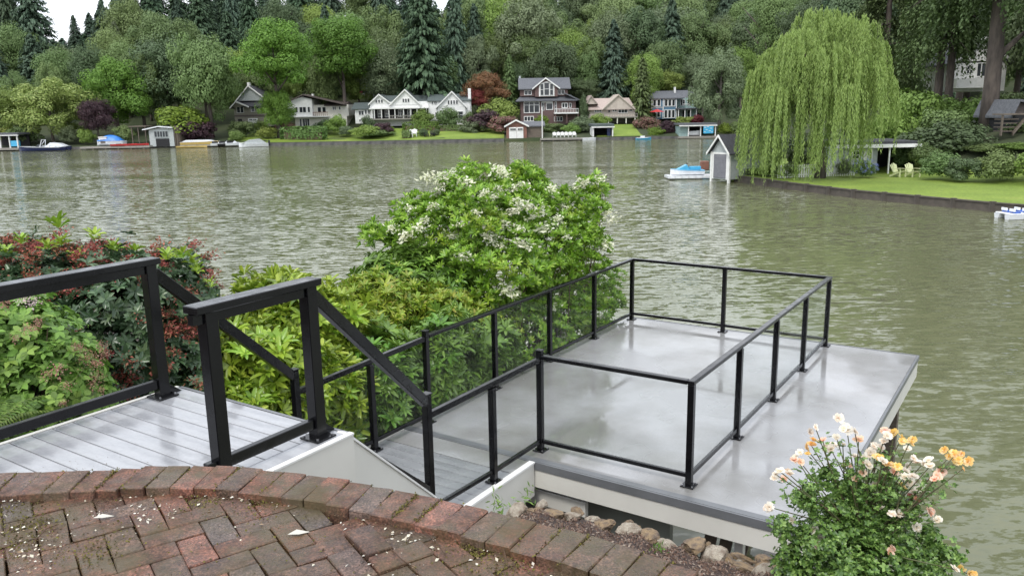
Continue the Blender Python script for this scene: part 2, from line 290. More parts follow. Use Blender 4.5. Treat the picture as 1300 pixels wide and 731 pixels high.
# foliage palettes
LM = {
 'lime': leafmat('leaf_lime', [(0.219, 0.278, 0.061), (0.246, 0.309, 0.067), (0.274, 0.337, 0.078), (0.227, 0.288, 0.064)], .6, .25),
 'bright': leafmat('leaf_bright_green', [(0.170, 0.257, 0.053), (0.191, 0.286, 0.060), (0.215, 0.315, 0.068), (0.175, 0.266, 0.056)], .6, .25),
 'mid': leafmat('leaf_mid_green', [(0.128, 0.188, 0.062), (0.142, 0.208, 0.069), (0.157, 0.227, 0.075), (0.133, 0.195, 0.065)], .6, .2),
 'olive': leafmat('leaf_olive', [(0.136, 0.197, 0.072), (0.151, 0.218, 0.079), (0.166, 0.236, 0.087), (0.139, 0.201, 0.075)], .6, .2),
 'dark': leafmat('leaf_dark_green', [(0.076, 0.113, 0.048), (0.085, 0.126, 0.053), (0.094, 0.139, 0.059), (0.079, 0.118, 0.050)], .6, .15),
 'conifer': leafmat('needle_dark', [(0.048, 0.088, 0.046), (0.061, 0.108, 0.053), (0.075, 0.129, 0.062), (0.053, 0.095, 0.049)], .7, .1),
 'bluecon': leafmat('needle_blue_green', [(0.061, 0.105, 0.068), (0.076, 0.125, 0.079), (0.091, 0.144, 0.090)], .7, .1),
 'greygreen': leafmat('leaf_grey_green', [(0.137, 0.178, 0.090), (0.150, 0.196, 0.100), (0.167, 0.214, 0.111), (0.140, 0.182, 0.092)], .6, .2),
 'purple': leafmat('leaf_purple', [(0.034, 0.018, 0.025), (0.063, 0.032, 0.041), (0.092, 0.046, 0.057)], .6, .15),
 'maroon': leafmat('leaf_maroon', [(0.110, 0.017, 0.022), (0.187, 0.028, 0.033), (0.242, 0.044, 0.044)], .6, .2),
 'rust': leafmat('leaf_rust', [(0.154, 0.077, 0.033), (0.220, 0.105, 0.044), (0.132, 0.094, 0.039)], .6, .2),
 'cream': leafmat('leaf_cream_blossom', [(0.140, 0.200, 0.040), (0.200, 0.260, 0.060), (0.320, 0.380, 0.120), (0.150, 0.220, 0.040)], .6, .2),
 'blossom': leafmat('leaf_white_blossom', [(0.300, 0.300, 0.200), (0.450, 0.430, 0.330), (0.120, 0.170, 0.070), (0.350, 0.320, 0.250)], .6, .2),
 'willow': leafmat('leaf_willow', [(0.219, 0.337, 0.093), (0.261, 0.389, 0.105), (0.309, 0.442, 0.122), (0.240, 0.360, 0.099)], .55, .3),
 'fir': leafmat('needle_fir_mid', [(0.075, 0.118, 0.039), (0.090, 0.141, 0.047), (0.111, 0.167, 0.058), (0.081, 0.127, 0.044)], .7, .1),
 'reed': leafmat('leaf_reed', [(0.120, 0.200, 0.050), (0.160, 0.260, 0.070), (0.200, 0.300, 0.100)], .6, .3),
 'yellowshrub': leafmat('leaf_yellow_green', [(.15, .24, .03), (.2, .29, .035), (.12, .19, .025)], .6, .25),
 'vivid': leafmat('leaf_vivid_green', [(0.102, 0.212, 0.028), (0.136, 0.264, 0.039), (0.170, 0.306, 0.050)], .6, .3),
 'terracotta': leafmat('leaf_pinkish', [(0.200, 0.100, 0.090), (0.280, 0.140, 0.120), (0.100, 0.130, 0.050)], .6, .2),
}
# ------------------------------------------------------------------ scattering
def frames(A, rg):
    A = A/np.linalg.norm(A, axis=1, keepdims=True); r = rg.normal(size=A.shape); X = np.cross(r, A); X /= np.linalg.norm(X, axis=1, keepdims=True); Y = np.cross(A, X); return X, Y, A
def scatter(TV, TF, P, A, Sc, rg, X=None):
    TV = np.asarray(TV, float); TF = np.asarray(TF); P = np.asarray(P, float); A = np.asarray(A, float); Sc = np.broadcast_to(np.asarray(Sc, float).reshape(-1, 1) if np.ndim(Sc) == 1 else np.asarray(Sc, float), (len(P), 3) if np.ndim(Sc) == 2 else (len(P), 1))
    if X is None: X, Y, Z = frames(A, rg)
    else: Z = A/np.linalg.norm(A, axis=1, keepdims=True); X = X-Z*(X*Z).sum(1, keepdims=True); X /= np.linalg.norm(X, axis=1, keepdims=True); Y = np.cross(Z, X)
    T = TV[None]*Sc[:, None, :]
    V = P[:, None]+T[:, :, 0:1]*X[:, None]+T[:, :, 1:2]*Y[:, None]+T[:, :, 2:3]*Z[:, None]
    Fc = TF[None]+(np.arange(len(P))*len(TV))[:, None, None]
    return V.reshape(-1, 3), Fc.reshape(-1, TF.shape[1])
QUAD_V = [(-.5, -.35, 0), (.1, -.5, .1), (.5, .3, 0), (-.2, .5, .1)]; QUAD_F = [(0, 1, 2, 3)]
def sph(n, rg, zmin=-1):
    v = rg.normal(size=(int(n*2.5)+20, 3)); v /= np.linalg.norm(v, axis=1, keepdims=True); v = v[v[:, 2] > zmin][:n]; return v
def clump_points(rg, ncl, n, crad=(.14, .24), env=None, zmin=-.9, fill=.12, r0=.55):
    """unit crown: x,y in -.5...5, z in 0..1"""
    D = sph(ncl, rg, zmin); rr = rg.uniform(r0, 1.12, len(D))
    e = np.ones(len(D)) if env is None else env(D)
    cr_ = rg.uniform(*crad, len(D)); C = D*(rr*e)[:, None]*(.5-cr_*.55)[:, None]; C[:, 2] = C[:, 2]+.5
    idx = rg.integers(0, len(D), n); dirs = sph(n, rg, -.75); idx = idx[:len(dirs)]
    rad = cr_[idx]*rg.uniform(.75, 1.05, len(idx))
    P = C[idx]+dirs*rad[:, None]*np.array([1, 1, .8]); N = dirs+rg.normal(size=dirs.shape)*.22+np.array([0, 0, .3])
    return P, N, C
def lumpy(k):
    def f(D):
        x, y, z = D.T; e = np.where(z > 0, 1-.12*z**2-.22*np.abs(z)*(1-np.abs(z)), 1-.25*np.abs(z)); a = np.arctan2(y, x)
        return e*(1+.16*np.sin(a*2+k)*np.cos(z*3+k*2)+.13*np.sin(a*3-k*1.7+z*4)+.1*np.sin(z*7+a*2+k*3))
    return f
egg = lumpy(0)
def decid_mesh(name, seed, n=8000, ncl=46, crad=(.13, .22), leaf=.036, env=egg):
    rg = np.random.default_rng(seed); P, N, C = clump_points(rg, ncl, n, crad, env)
    V, Fc = scatter(QUAD_V, QUAD_F, P, N, rg.uniform(.6, 1.3, len(P))*leaf, rg); return nmesh(name, V, Fc)
def conifer_mesh(name, seed, lv=30, per=9, q=14, wexp=.85, droop=.35, leaf=.035, top=.02, irr=.25):
    rg = np.random.default_rng(seed); Ps = []; Ns = []; Xs = []; Ss = []
    for i in range(lv):
        t = (i+.5)/lv; Rr = .5*((1-t)**wexp)*(1 if t > .12 else .7+.3*t/.12)+top
        for k in range(per):
            a = rg.uniform(0, 2*math.pi); rl = Rr*rg.uniform(1-irr*1.6, 1+irr*.4); d = np.array([math.cos(a), math.sin(a)])
            s = np.linspace(.15, 1, q); zz = t-droop*rl*s**1.6*.45+rg.normal(size=q)*.005+.02*s
            side = rg.normal(size=q)*.10*rl*(1.1-s)
            x = d[0]*s*rl-d[1]*side; y = d[1]*s*rl+d[0]*side
            Ps.append(np.c_[x, y, zz]); Ns.append(np.c_[d[0]*.5+rg.normal(size=q)*.3, d[1]*.5+rg.normal(size=q)*.3, np.ones(q)]); Xs.append(np.tile([d[0], d[1], -.5], (q, 1))); Ss.append(rg.uniform(.7, 1.3, q)*leaf*(.5+.6*(1-t)))
    P = np.concatenate(Ps); N = np.concatenate(Ns); X = np.concatenate(Xs); s = np.concatenate(Ss)
    TV = [(-.9, -.3, -.1), (0, -.55, .0), (1.1, 0, -.35), (0, .55, .0)]
    V, Fc = scatter(TV, QUAD_F, P, N, s, rg, X); return nmesh(name, V, Fc)
def trunk_mesh(name, seed, limbs=7, r=.03, conifer=False):
    rg = random.Random(seed); mb = MB()
    mb.tube([(0, 0, -.06), (0, 0, .02), (.01, 0, .3), (-.01, .01, .6), (0, 0, 1)], [r*1.5, r*1.15, r*.85, r*.6, r*.15], 7)
    for i in range(limbs):
        z = rg.uniform(.35, .8); a = rg.uniform(0, 6.28); l = rg.uniform(.2, .38)*(.5 if conifer else 1)
        mb.tube([(0, 0, z), (math.cos(a)*l*.5, math.sin(a)*l*.5, z+l*.35), (math.cos(a)*l, math.sin(a)*l, z+l*.8)], [r*.45, r*.3, r*.08], 5)
    V = np.array(mb.V); return pmesh(name, V, mb.F, None, True)
DEC = [decid_mesh('crown_mesh', 11+i, 24000, 80+12*i, (.07+.006*i, .16+.012*i), .0205, lumpy(1.3*i+.4)) for i in range(5)]
CON = [conifer_mesh('conifer_crown_mesh', 31+i, 44+4*i, 15, 18, .62+.1*i, .3+.1*i, .031) for i in range(3)]
SLIM = conifer_mesh('slim_crown_mesh', 51, 40, 12, 14, .5, .3, .04, irr=.3)
SHR = [decid_mesh('shrub_mesh', 71+i, 4500, 26+8*i, (.13, .25), .045) for i in range(3)]
TRK = [trunk_mesh('trunk_mesh', 5+i) for i in range(3)]; CTRK = trunk_mesh('conifer_trunk_mesh', 9, 0, .022)
def hillz(x, y):
    if y < 165: return -1
    t = min(y, 300)-165; z = .55+.11*min(t, 22)
    if t > 22: z += (t-22)*.30*(1 if x > -90 else max(.45, 1+(x+90)/110))
    return z
def tree(name, kind, x, y, zt, zb, wd, ground, leaf, label, group=None, cat='tree', seed=None, bark='bark'):
    """crown from zb to zt, width wd, trunk from ground"""
    s = seed if seed is not None else rnd.randrange(1000); t = empty(name, (x, y, ground), label, cat, group, rnd.uniform(0, 6.28))
    me = {'d': DEC[s % 5], 'c': CON[s % 3], 's': SLIM, 'b': SHR[s % 3]}[kind]
    c = bpy.data.objects.new('crown' if kind != 'b' else 'foliage', me)
    if not len(me.materials): me.materials.append(LM[leaf])
    COL.objects.link(c); c.parent = t; c.location = (0, 0, zb-ground); c.scale = (wd, wd, zt-zb)
    c.material_slots[0].link = 'OBJECT'; c.material_slots[0].material = LM[leaf]
    if kind != 'b':
        tm = CTRK if kind in 'cs' else TRK[s % 3]
        k = bpy.data.objects.new('trunk', tm); COL.objects.link(k); k.parent = t
        if not len(tm.materials): tm.materials.append(M[bark])
        k.material_slots[0].link = 'OBJECT'; k.material_slots[0].material = M[bark]
        hh = (zt-ground)*(.97 if kind in 'cs' else .8); k.scale = (hh*.8, hh*.8, hh)
    return t
def ptree(name, kind, px, yt, yb, wpx, Y, leaf, label, group=None, seed=None, cat='tree', ground=None, bark='bark'):
    a = W(px, (yt+yb)/2, Y); zt = W(px, yt, Y)[2]; zb = W(px, yb, Y)[2]; g_ = hillz(a[0], Y) if ground is None else ground
    if kind == 'b': g_ = min(g_, zb) if ground is None else ground; zb = g_-.1
    zb = max(zb, g_-.1)
    return tree(name, kind, a[0], Y, zt, zb, wpx*Y/F*1.06, g_, leaf, label, group, cat, seed, bark)

# ================================================================== SETTING
# water, lake bed
def sheet(name, x0, x1, y0, y1, z, mt, kind='structure'):
    o = MB().add([(x0, y0, z), (x1, y0, z), (x1, y1, z), (x0, y1, z)], [(0, 1, 2, 3)]).build(name, mt); tag(o, kind=kind); return o
sheet('lake_water', -700, 700, -60, 175, 0, M['water'])
sheet('lake_bed', -2500, 2500, -2500, 2500, -2.5, M['soil'])
def grid(name, P, mt, smooth=True):
    P = np.asarray(P); a, b, _ = P.shape; ii = np.arange(a*b).reshape(a, b)
    Fc = np.stack([ii[:-1, :-1], ii[1:, :-1], ii[1:, 1:], ii[:-1, 1:]], -1).reshape(-1, 4)
    o = link(name, nmesh(name, P.reshape(-1, 3), Fc, mt, smooth)); tag(o, kind='structure'); return o
xs = np.linspace(-420, 420, 85); ys = np.concatenate([[164.9, 165], np.linspace(166, 190, 14), np.linspace(196, 420, 40)])
grid('far_hillside', [[(x, y, (hillz(x, y)+(.25*math.sin(x*.13+y*.2) if 167 < y < 187 else 1.5*math.sin(x*.05+y*.04) if y > 190 else 0)) if y >= 165 else -1.5) for x in xs] for y in ys], M['hill'])
far_lawn = []
lx = np.linspace(W(345, 170, 170)[0], W(640, 170, 170)[0], 40)
grid('far_lawn', [[(x, y, hillz(x, y)+.25*math.sin(x*.13+y*.2)*(1 if y > 167 else 0)+.06) for x in lx] for y in np.linspace(165.4, 181, 14)], M['grass'])
for a, b in ((755, 812), (300, 345)):
    lx = np.linspace(W(a, 170, 170)[0], W(b, 170, 170)[0], 10)
    grid('far_lawn', [[(x, y, hillz(x, y)+.25*math.sin(x*.13+y*.2)*(1 if y > 167 else 0)+.06) for x in lx] for y in np.linspace(165.4, 181, 12)], M['grass'])
# right bank
EDGE = [(68, 166), (58, 146), (45, 122), (31, 92), (24.5, 80), (20.5, 75), (19.1, 71.6), (21.1, 64.3), (23.7, 56.9), (26.6, 51.7), (28.6, 48.2), (31.5, 44.5), (36, 40), (44, 35), (60, 30), (90, 26)]
def resample(P, step):
    P = np.array(P, float); d = np.r_[0, np.cumsum(np.linalg.norm(np.diff(P, axis=0), axis=1))]; t = np.linspace(0, d[-1], max(2, int(d[-1]/step)+1))
    return np.c_[tuple(np.interp(t, d, P[:, k]) for k in range(P.shape[1]))]
ED = resample(EDGE, 2.0)
def rbz(d): return .55+.28*max(0, d-13)*(1 if d < 70 else 1) if d < 90 else .55+.28*77
rows = []
for i, e in enumerate(ED):
    t = i/(len(ED)-1); tgt = np.array([190, 175-160*t]); L_ = np.linalg.norm(tgt-e); dr = (tgt-e)/L_
    rows.append([(e[0], e[1], -1.2)]+[(e[0]+dr[0]*s, e[1]+dr[1]*s, rbz(s)) for s in [0, 1, 2, 4, 6, 8, 10, 12, 14, 17, 21, 26, 32, 40, 50, 62, 75, min(88, L_-2)]])
rows = np.array(rows); grid('right_bank_lawn', rows[:, :11], M['grass']); grid('right_bank_slope', rows[:, 10:], M['hill'])
def edge_dist(x, y): return float(np.min(np.hypot(ED[:, 0]-x, ED[:, 1]-y)))
def rground(x, y): return rbz(edge_dist(x, y)*1.05)
# near bank (in deck coordinates)
def bankz(u, v):
    left = 1/(1+math.exp((u+1.6)*3)) # 1 on the left side
    zl = np.interp(v, [-9, -3.8, -2.5, 0, 4, 7.5, 9.5], [4.3, 3.9, 3.1, 2.3, 1.4, .4, -1.5])
    zr = np.interp(v, [-9, -4.3, -3.2, -1.5, .5, 1.8, 9], [4.35, 4.1, 3.3, 1.9, .3, -1.5, -2])
    return float(zl*left+zr*(1-left))
grid('near_bank', [[tuple(UV(u, v, bankz(u, v)+.05*math.sin(u*3.1+v*2.3))) for u in np.arange(-26, 16, .4)] for v in np.arange(-14, 10, .4)], M['soil'])

# ================================================================== PATIO
PTS = np.array([G(a, b, ZP+.03)[:2] for a, b in [(0, 600), (100, 598), (200, 592), (300, 592), (400, 603), (500, 620), (600, 642), (700, 667), (800, 694), (850, 712), (900, 735)]])
CC = np.array([-1.718, -.57]); AN = np.arctan2(PTS[:, 1]-CC[1], PTS[:, 0]-CC[0]); RD = np.hypot(*(PTS-CC).T); o_ = np.argsort(AN)
def Rout(a): return float(np.interp(a, AN[o_], RD[o_], left=RD[-1], right=RD[0]))
def pol(a, r, z): return np.array([CC[0]+math.cos(a)*r, CC[1]+math.sin(a)*r, z])
patio = empty('brick_patio', (CC[0], CC[1], ZP-.3)); tag(patio, kind='structure')
aa = np.linspace(-1.2, 3.6, 90); mb = MB()
ring = [pol(a, Rout(a)-.01, 0)[:2] for a in aa]
nv = len(ring); V = [(p[0], p[1], ZP-.052) for p in ring]+[(p[0], p[1], ZP-.9) for p in ring]+[(CC[0], CC[1], ZP-.052)]
mb.add(V, [(i, i+1, 2*nv) for i in range(nv-1)]+[(i, i+nv, i+1+nv, i+1) for i in range(nv-1)]); mb.build('joint_bed', M['joint'], patio)
def brick_mesh(w, l, h, seed, bev=.006):
    rg = random.Random(seed); bm = bmesh.new(); bmesh.ops.create_cube(bm, size=1)
    for v in bm.verts: v.co = (v.co.x*l, v.co.y*w, v.co.z*h)
    bmesh.ops.bevel(bm, geom=[e for e in bm.edges if e.verts[0].co.z+e.verts[1].co.z > -h*.5], offset=bev, segments=1, affect='EDGES')
    for v in bm.verts: v.co += Vector((rg.uniform(-1, 1)*.0018, rg.uniform(-1, 1)*.0018, rg.uniform(-1, 1)*.0012))
    me = bpy.data.meshes.new('brick'); bm.to_mesh(me); bm.free(); me.materials.append(M['brick']); return me
FB = [brick_mesh(.0965, .1965, .06, i, .004) for i in range(6)]; BB = [brick_mesh(.0975, .2, .075, 20+i, .004) for i in range(6)]
pw = wl(patio)
a = -.55; k = 0; JA = []
while a < 2.9:
    r_ = Rout(a)-.1; p = pol(a, r_, ZP+.03-.0375+rnd.uniform(-.004, .005)); o = link('brick', BB[rnd.randrange(6)], patio, p-pw)
    o.rotation_euler = (rnd.gauss(0, .012), rnd.gauss(0, .012), a+rnd.gauss(0, .03)); JA.append(a+.05/(Rout(a)-.02)); a += .1/(Rout(a)-.02); k += 1
# field: herringbone
ca, sa = math.cos(R(33)), math.sin(R(33)); cand = []
for i in range(-60, 60):
    for j in range(-60, 60):
        if (i-j) % 4 == 0: q = ((i+1)*.1, (j+.5)*.1, 0)
        elif (i-j) % 4 == 1: pass
        if (i-j) % 4 == 0: cand.append(q)
        if (i-j) % 4 == 2: cand.append(((i+.5)*.1, (j+1)*.1, 1)) if False else None
# herringbone built row by row: horizontal brick then vertical brick in a stair
cand = []
for s in range(-40, 40):
    for t in range(-40, 40):
        bx, by = t*.1+s*.2, t*.1-s*.2
        cand.append((bx+.1, by+.05, 0)); cand.append((bx+.05, by+.2, 1))
fld = []
for x, y, o90 in cand:
    X = CC[0]+1+x*ca-y*sa; Y = CC[1]+3+x*sa+y*ca; rr_ = math.hypot(X-CC[0], Y-CC[1]); an = math.atan2(Y-CC[1], X-CC[0])
    if -.5 < an < 3. and rr_ < Rout(an)-.17 and Y > -.4: fld.append((math.hypot(X+.5, Y-3.4), X, Y, o90))
fld.sort(); mb = MB()
for i, (d_, X, Y, o90) in enumerate(fld):
    z = ZP-.03+rnd.uniform(-.004, .004); rz = R(33)+(math.pi/2 if o90 else 0)+rnd.gauss(0, .012)
    edge_lift = .012 if rnd.random() < .08 else 0
    if i < 265:
        o = link('brick', FB[rnd.randrange(6)], patio, np.array([X, Y, z+edge_lift])-pw); o.rotation_euler = (rnd.gauss(0, .015), rnd.gauss(0, .015), rz)
    else:
        c_, s_ = math.cos(rz), math.sin(rz); q = lambda a_, b_, zz: (X+a_*c_-b_*s_, Y+a_*s_+b_*c_, zz)
        mb.add([q(-.097, -.047, z-.03), q(.097, -.047, z-.03), q(.097, .047, z-.03), q(-.097, .047, z-.03), q(-.097, -.047, z+.03), q(.097, -.047, z+.03), q(.097, .047, z+.03), q(-.097, .047, z+.03)], BF)
if mb.V: tag(mb.build('brick_field', M['brick'], patio), kind='stuff')
# litter
def leaf_tmpl(L_=1, Wd=.35, fold=.06, curl=.12):
    return np.array([(0, 0, 0), (L_*.45, -Wd/2, fold), (L_*.45, Wd/2, fold), (L_*.5, 0, 0), (L_, 0, -curl)]), np.array([(0, 1, 3), (0, 3, 2), (1, 4, 3), (3, 4, 2)])
LT, LFc = leaf_tmpl()
def inside_patio(n, rg, near_edge=.0, spread=None):
    out_ = []
    while len(out_) < n:
        an = rg.uniform(.1, 2.4); rr_ = rg.uniform(1.4, 3.5) if spread is None else Rout(an)-.2-abs(rg.normal())*spread
        if rr_ < Rout(an)-.2: out_.append(pol(an, rr_, ZP+.004))
    return np.array(out_)
rg = np.random.default_rng(3)
def blobs(cents, n, sd, rg):
    c = cents[rg.integers(0, len(cents), n)]; return c+np.c_[rg.normal(size=(n, 2))*sd, np.zeros(n)]
cl = np.array([G(x, y, ZP) for x, y in [(10, 628), (60, 622), (110, 618), (20, 680), (45, 700), (190, 648), (200, 655), (110, 624), (60, 690), (500, 700), (510, 712), (480, 690), (20, 715), (500, 720), (130, 655)]])
Pp = np.concatenate([inside_patio(200, rg), blobs(cl, 330, .06, rg), inside_patio(260, rg, spread=.05)]); Pp[:, 2] = ZP+rg.uniform(.002, .008, len(Pp))
TV, TF = leaf_tmpl(1, .7, .15, -.1)
V, Fc = scatter(TV, TF, Pp, rg.normal(size=Pp.shape)*.3+[0, 0, 1], rg.uniform(.07, .14, len(Pp))**2, rg)
tag(link('fallen_petals', nmesh('fallen_petals', V, Fc, M['petal'])), 'cream petals and blossom scattered over the brick patio', 'petals', kind='stuff')
Pp = np.concatenate([inside_patio(6500, rg), inside_patio(6500, rg, spread=.07), blobs(cl, 3500, .1, rg)]); Pp[:, 2] = ZP+rg.uniform(-.004, .004, len(Pp))
V, Fc = scatter(TV, TF, Pp, rg.normal(size=Pp.shape)*.4+[0, 0, 1], rg.uniform(.003, .011, len(Pp))[:, None]*np.array([[1, .5, .6]]), rg)
tag(link('leaf_litter', nmesh('leaf_litter', V, Fc, M['debris'])), 'brown crumbs and leaf litter lying over the patio bricks', 'leaf litter', kind='stuff')
mp_ = []
for a in JA:      # moss in the border joints and field
    n_ = rg.integers(20, 160) if rg.random() < (.75 if a > 1.35 else .35) else 8
    r_ = Rout(a)-rg.uniform(0, .2, n_); mp_ += [pol(a+rg.normal()*.0016, q, ZP+.026+rg.uniform(0, .006)) for q in r_]
mp_ = np.concatenate([np.array(mp_), inside_patio(4500, rg), blobs(np.array([G(x, y, ZP) for x, y in [(40, 665), (10, 690), (120, 700), (590, 705), (610, 690), (640, 715), (15, 650), (330, 640), (250, 640)]]), 2500, .06, rg)])
mp_[:, 2] += 0
V, Fc = scatter(TV, TF, mp_, rg.normal(size=mp_.shape)*.6+[0, 0, 1], rg.uniform(.005, .013, len(mp_)), rg)
tag(link('moss', nmesh('moss', V, Fc, M['moss'])), 'yellow green moss in the joints of the patio bricks', 'moss', kind='stuff')
for i, (pts_, lb) in enumerate([([(530, 668), (555, 690), (565, 705)], 'thin brown twig lying below the brick border'), ([(635, 668), (640, 700), (644, 718)], 'thin pale twig lying on the mossy bricks at patio right'), ([(40, 690), (60, 672), (75, 665)], 'thin pale twig lying on the bricks at patio left'), ([(495, 695), (510, 712), (530, 722)], 'thin bent twig beside the petals on the patio')]):
    q = [G(x, y, ZP+.012) for x, y in pts_]; q[1][2] += .006; t_ = MB().tube(q, [.0018, .0022, .001], 5).build('twig', M['debris']); tag(t_, lb, 'twig', 'twigs on the patio')
for i, ((x, y), s_, lb) in enumerate([((118, 659), .045, 'broad pale dried leaf lying on the bricks near the border'), ((365, 680), .05, 'long pale dried leaf lying across a wet brick')]):
    TVd, TFd = leaf_tmpl(1, .45, .05, .05); V, Fc = scatter(TVd, TFd, [(0, 0, .006)], [(0.1, 0, 1)], [s_*1.6], rg, X=np.array([[1., .5, 0]])); o = link('dried_leaf', nmesh('dried_leaf', V, Fc, M['petal']), None, G(x, y, ZP+.006)); tag(o, lb, 'leaf')
# mulch bed between the border and the rocks
RK = [(640, 652), (665, 645), (690, 640), (720, 646), (745, 652), (775, 661), (800, 667), (830, 676), (850, 682), (875, 690), (900, 696), (925, 704), (950, 710), (975, 718), (1010, 728), (1060, 745)]
rk = np.array([G(x, y, CAMZ-1.95) for x, y in RK])
rows = []
for t in np.linspace(0, 1, 40):
    q = rk[0]*(1-0) if t == 0 else None; i = t*(len(rk)-1); i0 = min(int(i), len(rk)-2); e = rk[i0]*(1-(i-i0))+rk[i0+1]*(i-i0)
    an = math.atan2(e[1]-CC[1], e[0]-CC[0]); p0 = pol(an, Rout(an)-.05, ZP-.06); od = np.array([math.cos(an), math.sin(an), 0])
    rows.append([p0*(1-s)+(e-[0, 0, .05])*s+[0, 0, .02*math.sin(7*t*6+s*9)] for s in np.linspace(0, 1, 8)]+[e+od*.12+[0, 0, -.25], e+od*.5+[0, 0, -1.0], e+od*.9+[0, 0, -1.6]])
grid('mulch_bed', rows, M['mulch'])
mr_ = np.array(rows)[:, :8]; ii = rg.uniform(0, 38.99, 9000); jj = rg.uniform(0, 7.2, 9000)**1; jj = np.minimum(jj, 6.99); i0 = ii.astype(int); j0 = jj.astype(int); fi = (ii-i0)[:, None]; fj = (jj-j0)[:, None]
Pm = mr_[i0, j0]*(1-fi)*(1-fj)+mr_[i0+1, j0]*fi*(1-fj)+mr_[i0, j0+1]*(1-fi)*fj+mr_[i0+1, j0+1]*fi*fj; Pm[:, 2] += rg.uniform(-.002, .012, len(Pm))
V, Fc = scatter(TV, TF, Pm, rg.normal(size=Pm.shape)*.7+[0, 0, .8], rg.uniform(.006, .022, len(Pm))[:, None]*np.array([[1, .6, 1]]), rg)
tag(link('bark_mulch', nmesh('bark_mulch', V, Fc, M['mulchbit'])), 'reddish brown bark chips covering the bed beside the patio', 'mulch', kind='stuff')
def rock_mesh(seed):
    rg_ = np.random.default_rng(seed); bm = bmesh.new(); bmesh.ops.create_icosphere(bm, subdivisions=2, radius=.5); ax = rg_.normal(size=(9, 3)); ax /= np.linalg.norm(ax, axis=1, keepdims=True); dd = rg_.uniform(.22, .4, 9)
    bmesh.ops.subdivide_edges(bm, edges=bm.edges[:], cuts=1, use_grid_fill=True)
    for v in bm.verts:
        p = np.array(v.co)
        for a_, d_ in zip(ax, dd):
            k_ = p@a_
            if k_ > d_: p = p-a_*(k_-d_)*.97
        v.co = Vector(p+rg_.normal(size=3)*.022)
    me = bpy.data.meshes.new('rock'); bm.to_mesh(me); bm.free(); return me
RM = [rock_mesh(i) for i in range(6)]
big = ['tawny', 'cream', 'grey brown', 'ochre', 'pale', 'sandy']
pl = ['beside the white walkway skirt', 'below the deck corner', 'at the start of the mulch bed', 'at the left part of the rock row', 'before the sliding board under the deck', 'under the middle of the deck edge', 'halfway along the rock row', 'right of the row middle', 'before the dark opening under the deck', 'before the leaning boards', 'near the rose bush', 'left of the rose bush', 'touching the rose bush']
for i in range(34):
    t = i/33*(len(rk)-3)+.8; i0 = int(t); e = rk[i0]*(1-(t-i0))+rk[min(i0+1, len(rk)-1)]*(t-i0); s_ = rnd.uniform(.09, .16)*(1 if i % 2 == 0 else .6)
    me = RM[i % 6].copy(); me.materials.append(M['rock'] if (i*7) % 3 else M['rock2']); o = link('garden_rock', me, None, e+[rnd.gauss(0, .015), rnd.gauss(0, .03)+(.07 if i % 2 else 0), -.035+rnd.uniform(-.02, .02)-(.02 if i % 2 else 0)])
    o.scale = (s_*rnd.uniform(1.1, 1.6), s_, s_*rnd.uniform(.5, .75)); o.rotation_euler = (rnd.uniform(-.3, .3), rnd.uniform(-.3, .3), rnd.uniform(0, 6))
    sz = 'large' if s_ > .125 else 'medium sized' if s_ > .09 else 'small'
    onth = lambda k: f'{k}{"th" if 10 < k < 20 else {1: "st", 2: "nd", 3: "rd"}.get(k % 10, "th")}'
    tag(o, f'{sz} {"cream" if not (i*7) % 3 else "ochre brown"} rock edging the mulch bed, {onth(i+1)} from the left', 'rock', 'rocks edging the mulch bed')

# ================================================================== DECKS
def ubox(mb, u0, u1, v0, v1, z0, z1):
    return mb.add([UV(u0, v0, z0), UV(u1, v0, z0), UV(u1, v1, z0), UV(u0, v1, z0), UV(u0, v0, z1), UV(u1, v0, z1), UV(u1, v1, z1), UV(u0, v1, z1)], BF)
def dbox(name, mt, parent, *a, bevel=0):
    """box in deck coordinates whose local axes follow the deck"""
    u0, u1, v0, v1, z0, z1 = a; c = UV((u0+u1)/2, (v0+v1)/2, (z0+z1)/2); mb = MB().box(-(u1-u0)/2, (u1-u0)/2, -(v1-v0)/2, (v1-v0)/2, -(z1-z0)/2, (z1-z0)/2)
    o = mb.build(name, mt, None, world=False, bevel=bevel); o.rotation_euler = (0, 0, TH); o.location = c-(wl(parent) if parent is not None else 0)
    if parent is not None: o.parent = parent
    return o
VF = 5.5; UR = 2.83; UL = -1.62; VN = -.27
bh = empty('boathouse', UV(0.6, 2.6, 0), 'boathouse with a wet grey roof deck and off white fascia over the water', 'boathouse')
dbox('roof_deck', M['membrane'], bh, UL, UR, VN, VF, ZD-.05, ZD, bevel=.006)
# edge metal, fascia
dbox('edge_flashing', M['edge'], bh, UL-.02, UR+.02, VN-.025, VN-.002, ZD-.075, ZD+.004)
dbox('edge_flashing', M['edge'], bh, UL-.02, UR+.022, VN-.002+.0, VN+.075, ZD+.002, ZD+.007)
dbox('edge_flashing', M['edge'], bh, UR+.002, UR+.028, VN+.08, VF+.02, ZD-.06, ZD+.004)
dbox('edge_flashing', M['edge'], bh, UL-.025, UR, VF+.002, VF+.028, ZD-.06, ZD+.004)
dbox('fascia', M['fascia'], bh, UL, UR+.004, VN-.012, VN+.03, ZD-.27, ZD-.078)
dbox('fascia', M['fascia'], bh, UR-.04, UR+.016, VN+.034, VF, ZD-.3, ZD-.063)
dbox('fascia', M['fascia'], bh, UL, UR-.045, VF-.03, VF+.014, ZD-.36, ZD-.063)
dbox('ceiling', M['underwall'], bh, UL+.05, UR-.1, VN+.1, VF-.1, ZD-.3, ZD-.1)
dbox('wall', M['underwall'], bh, -1.3, 1.35, .25, .33, 0.2, ZD-.31)
dbox('wall', M['underwall'], bh, -1.35, -1.31, .34, 5, 0.2, ZD-.31)
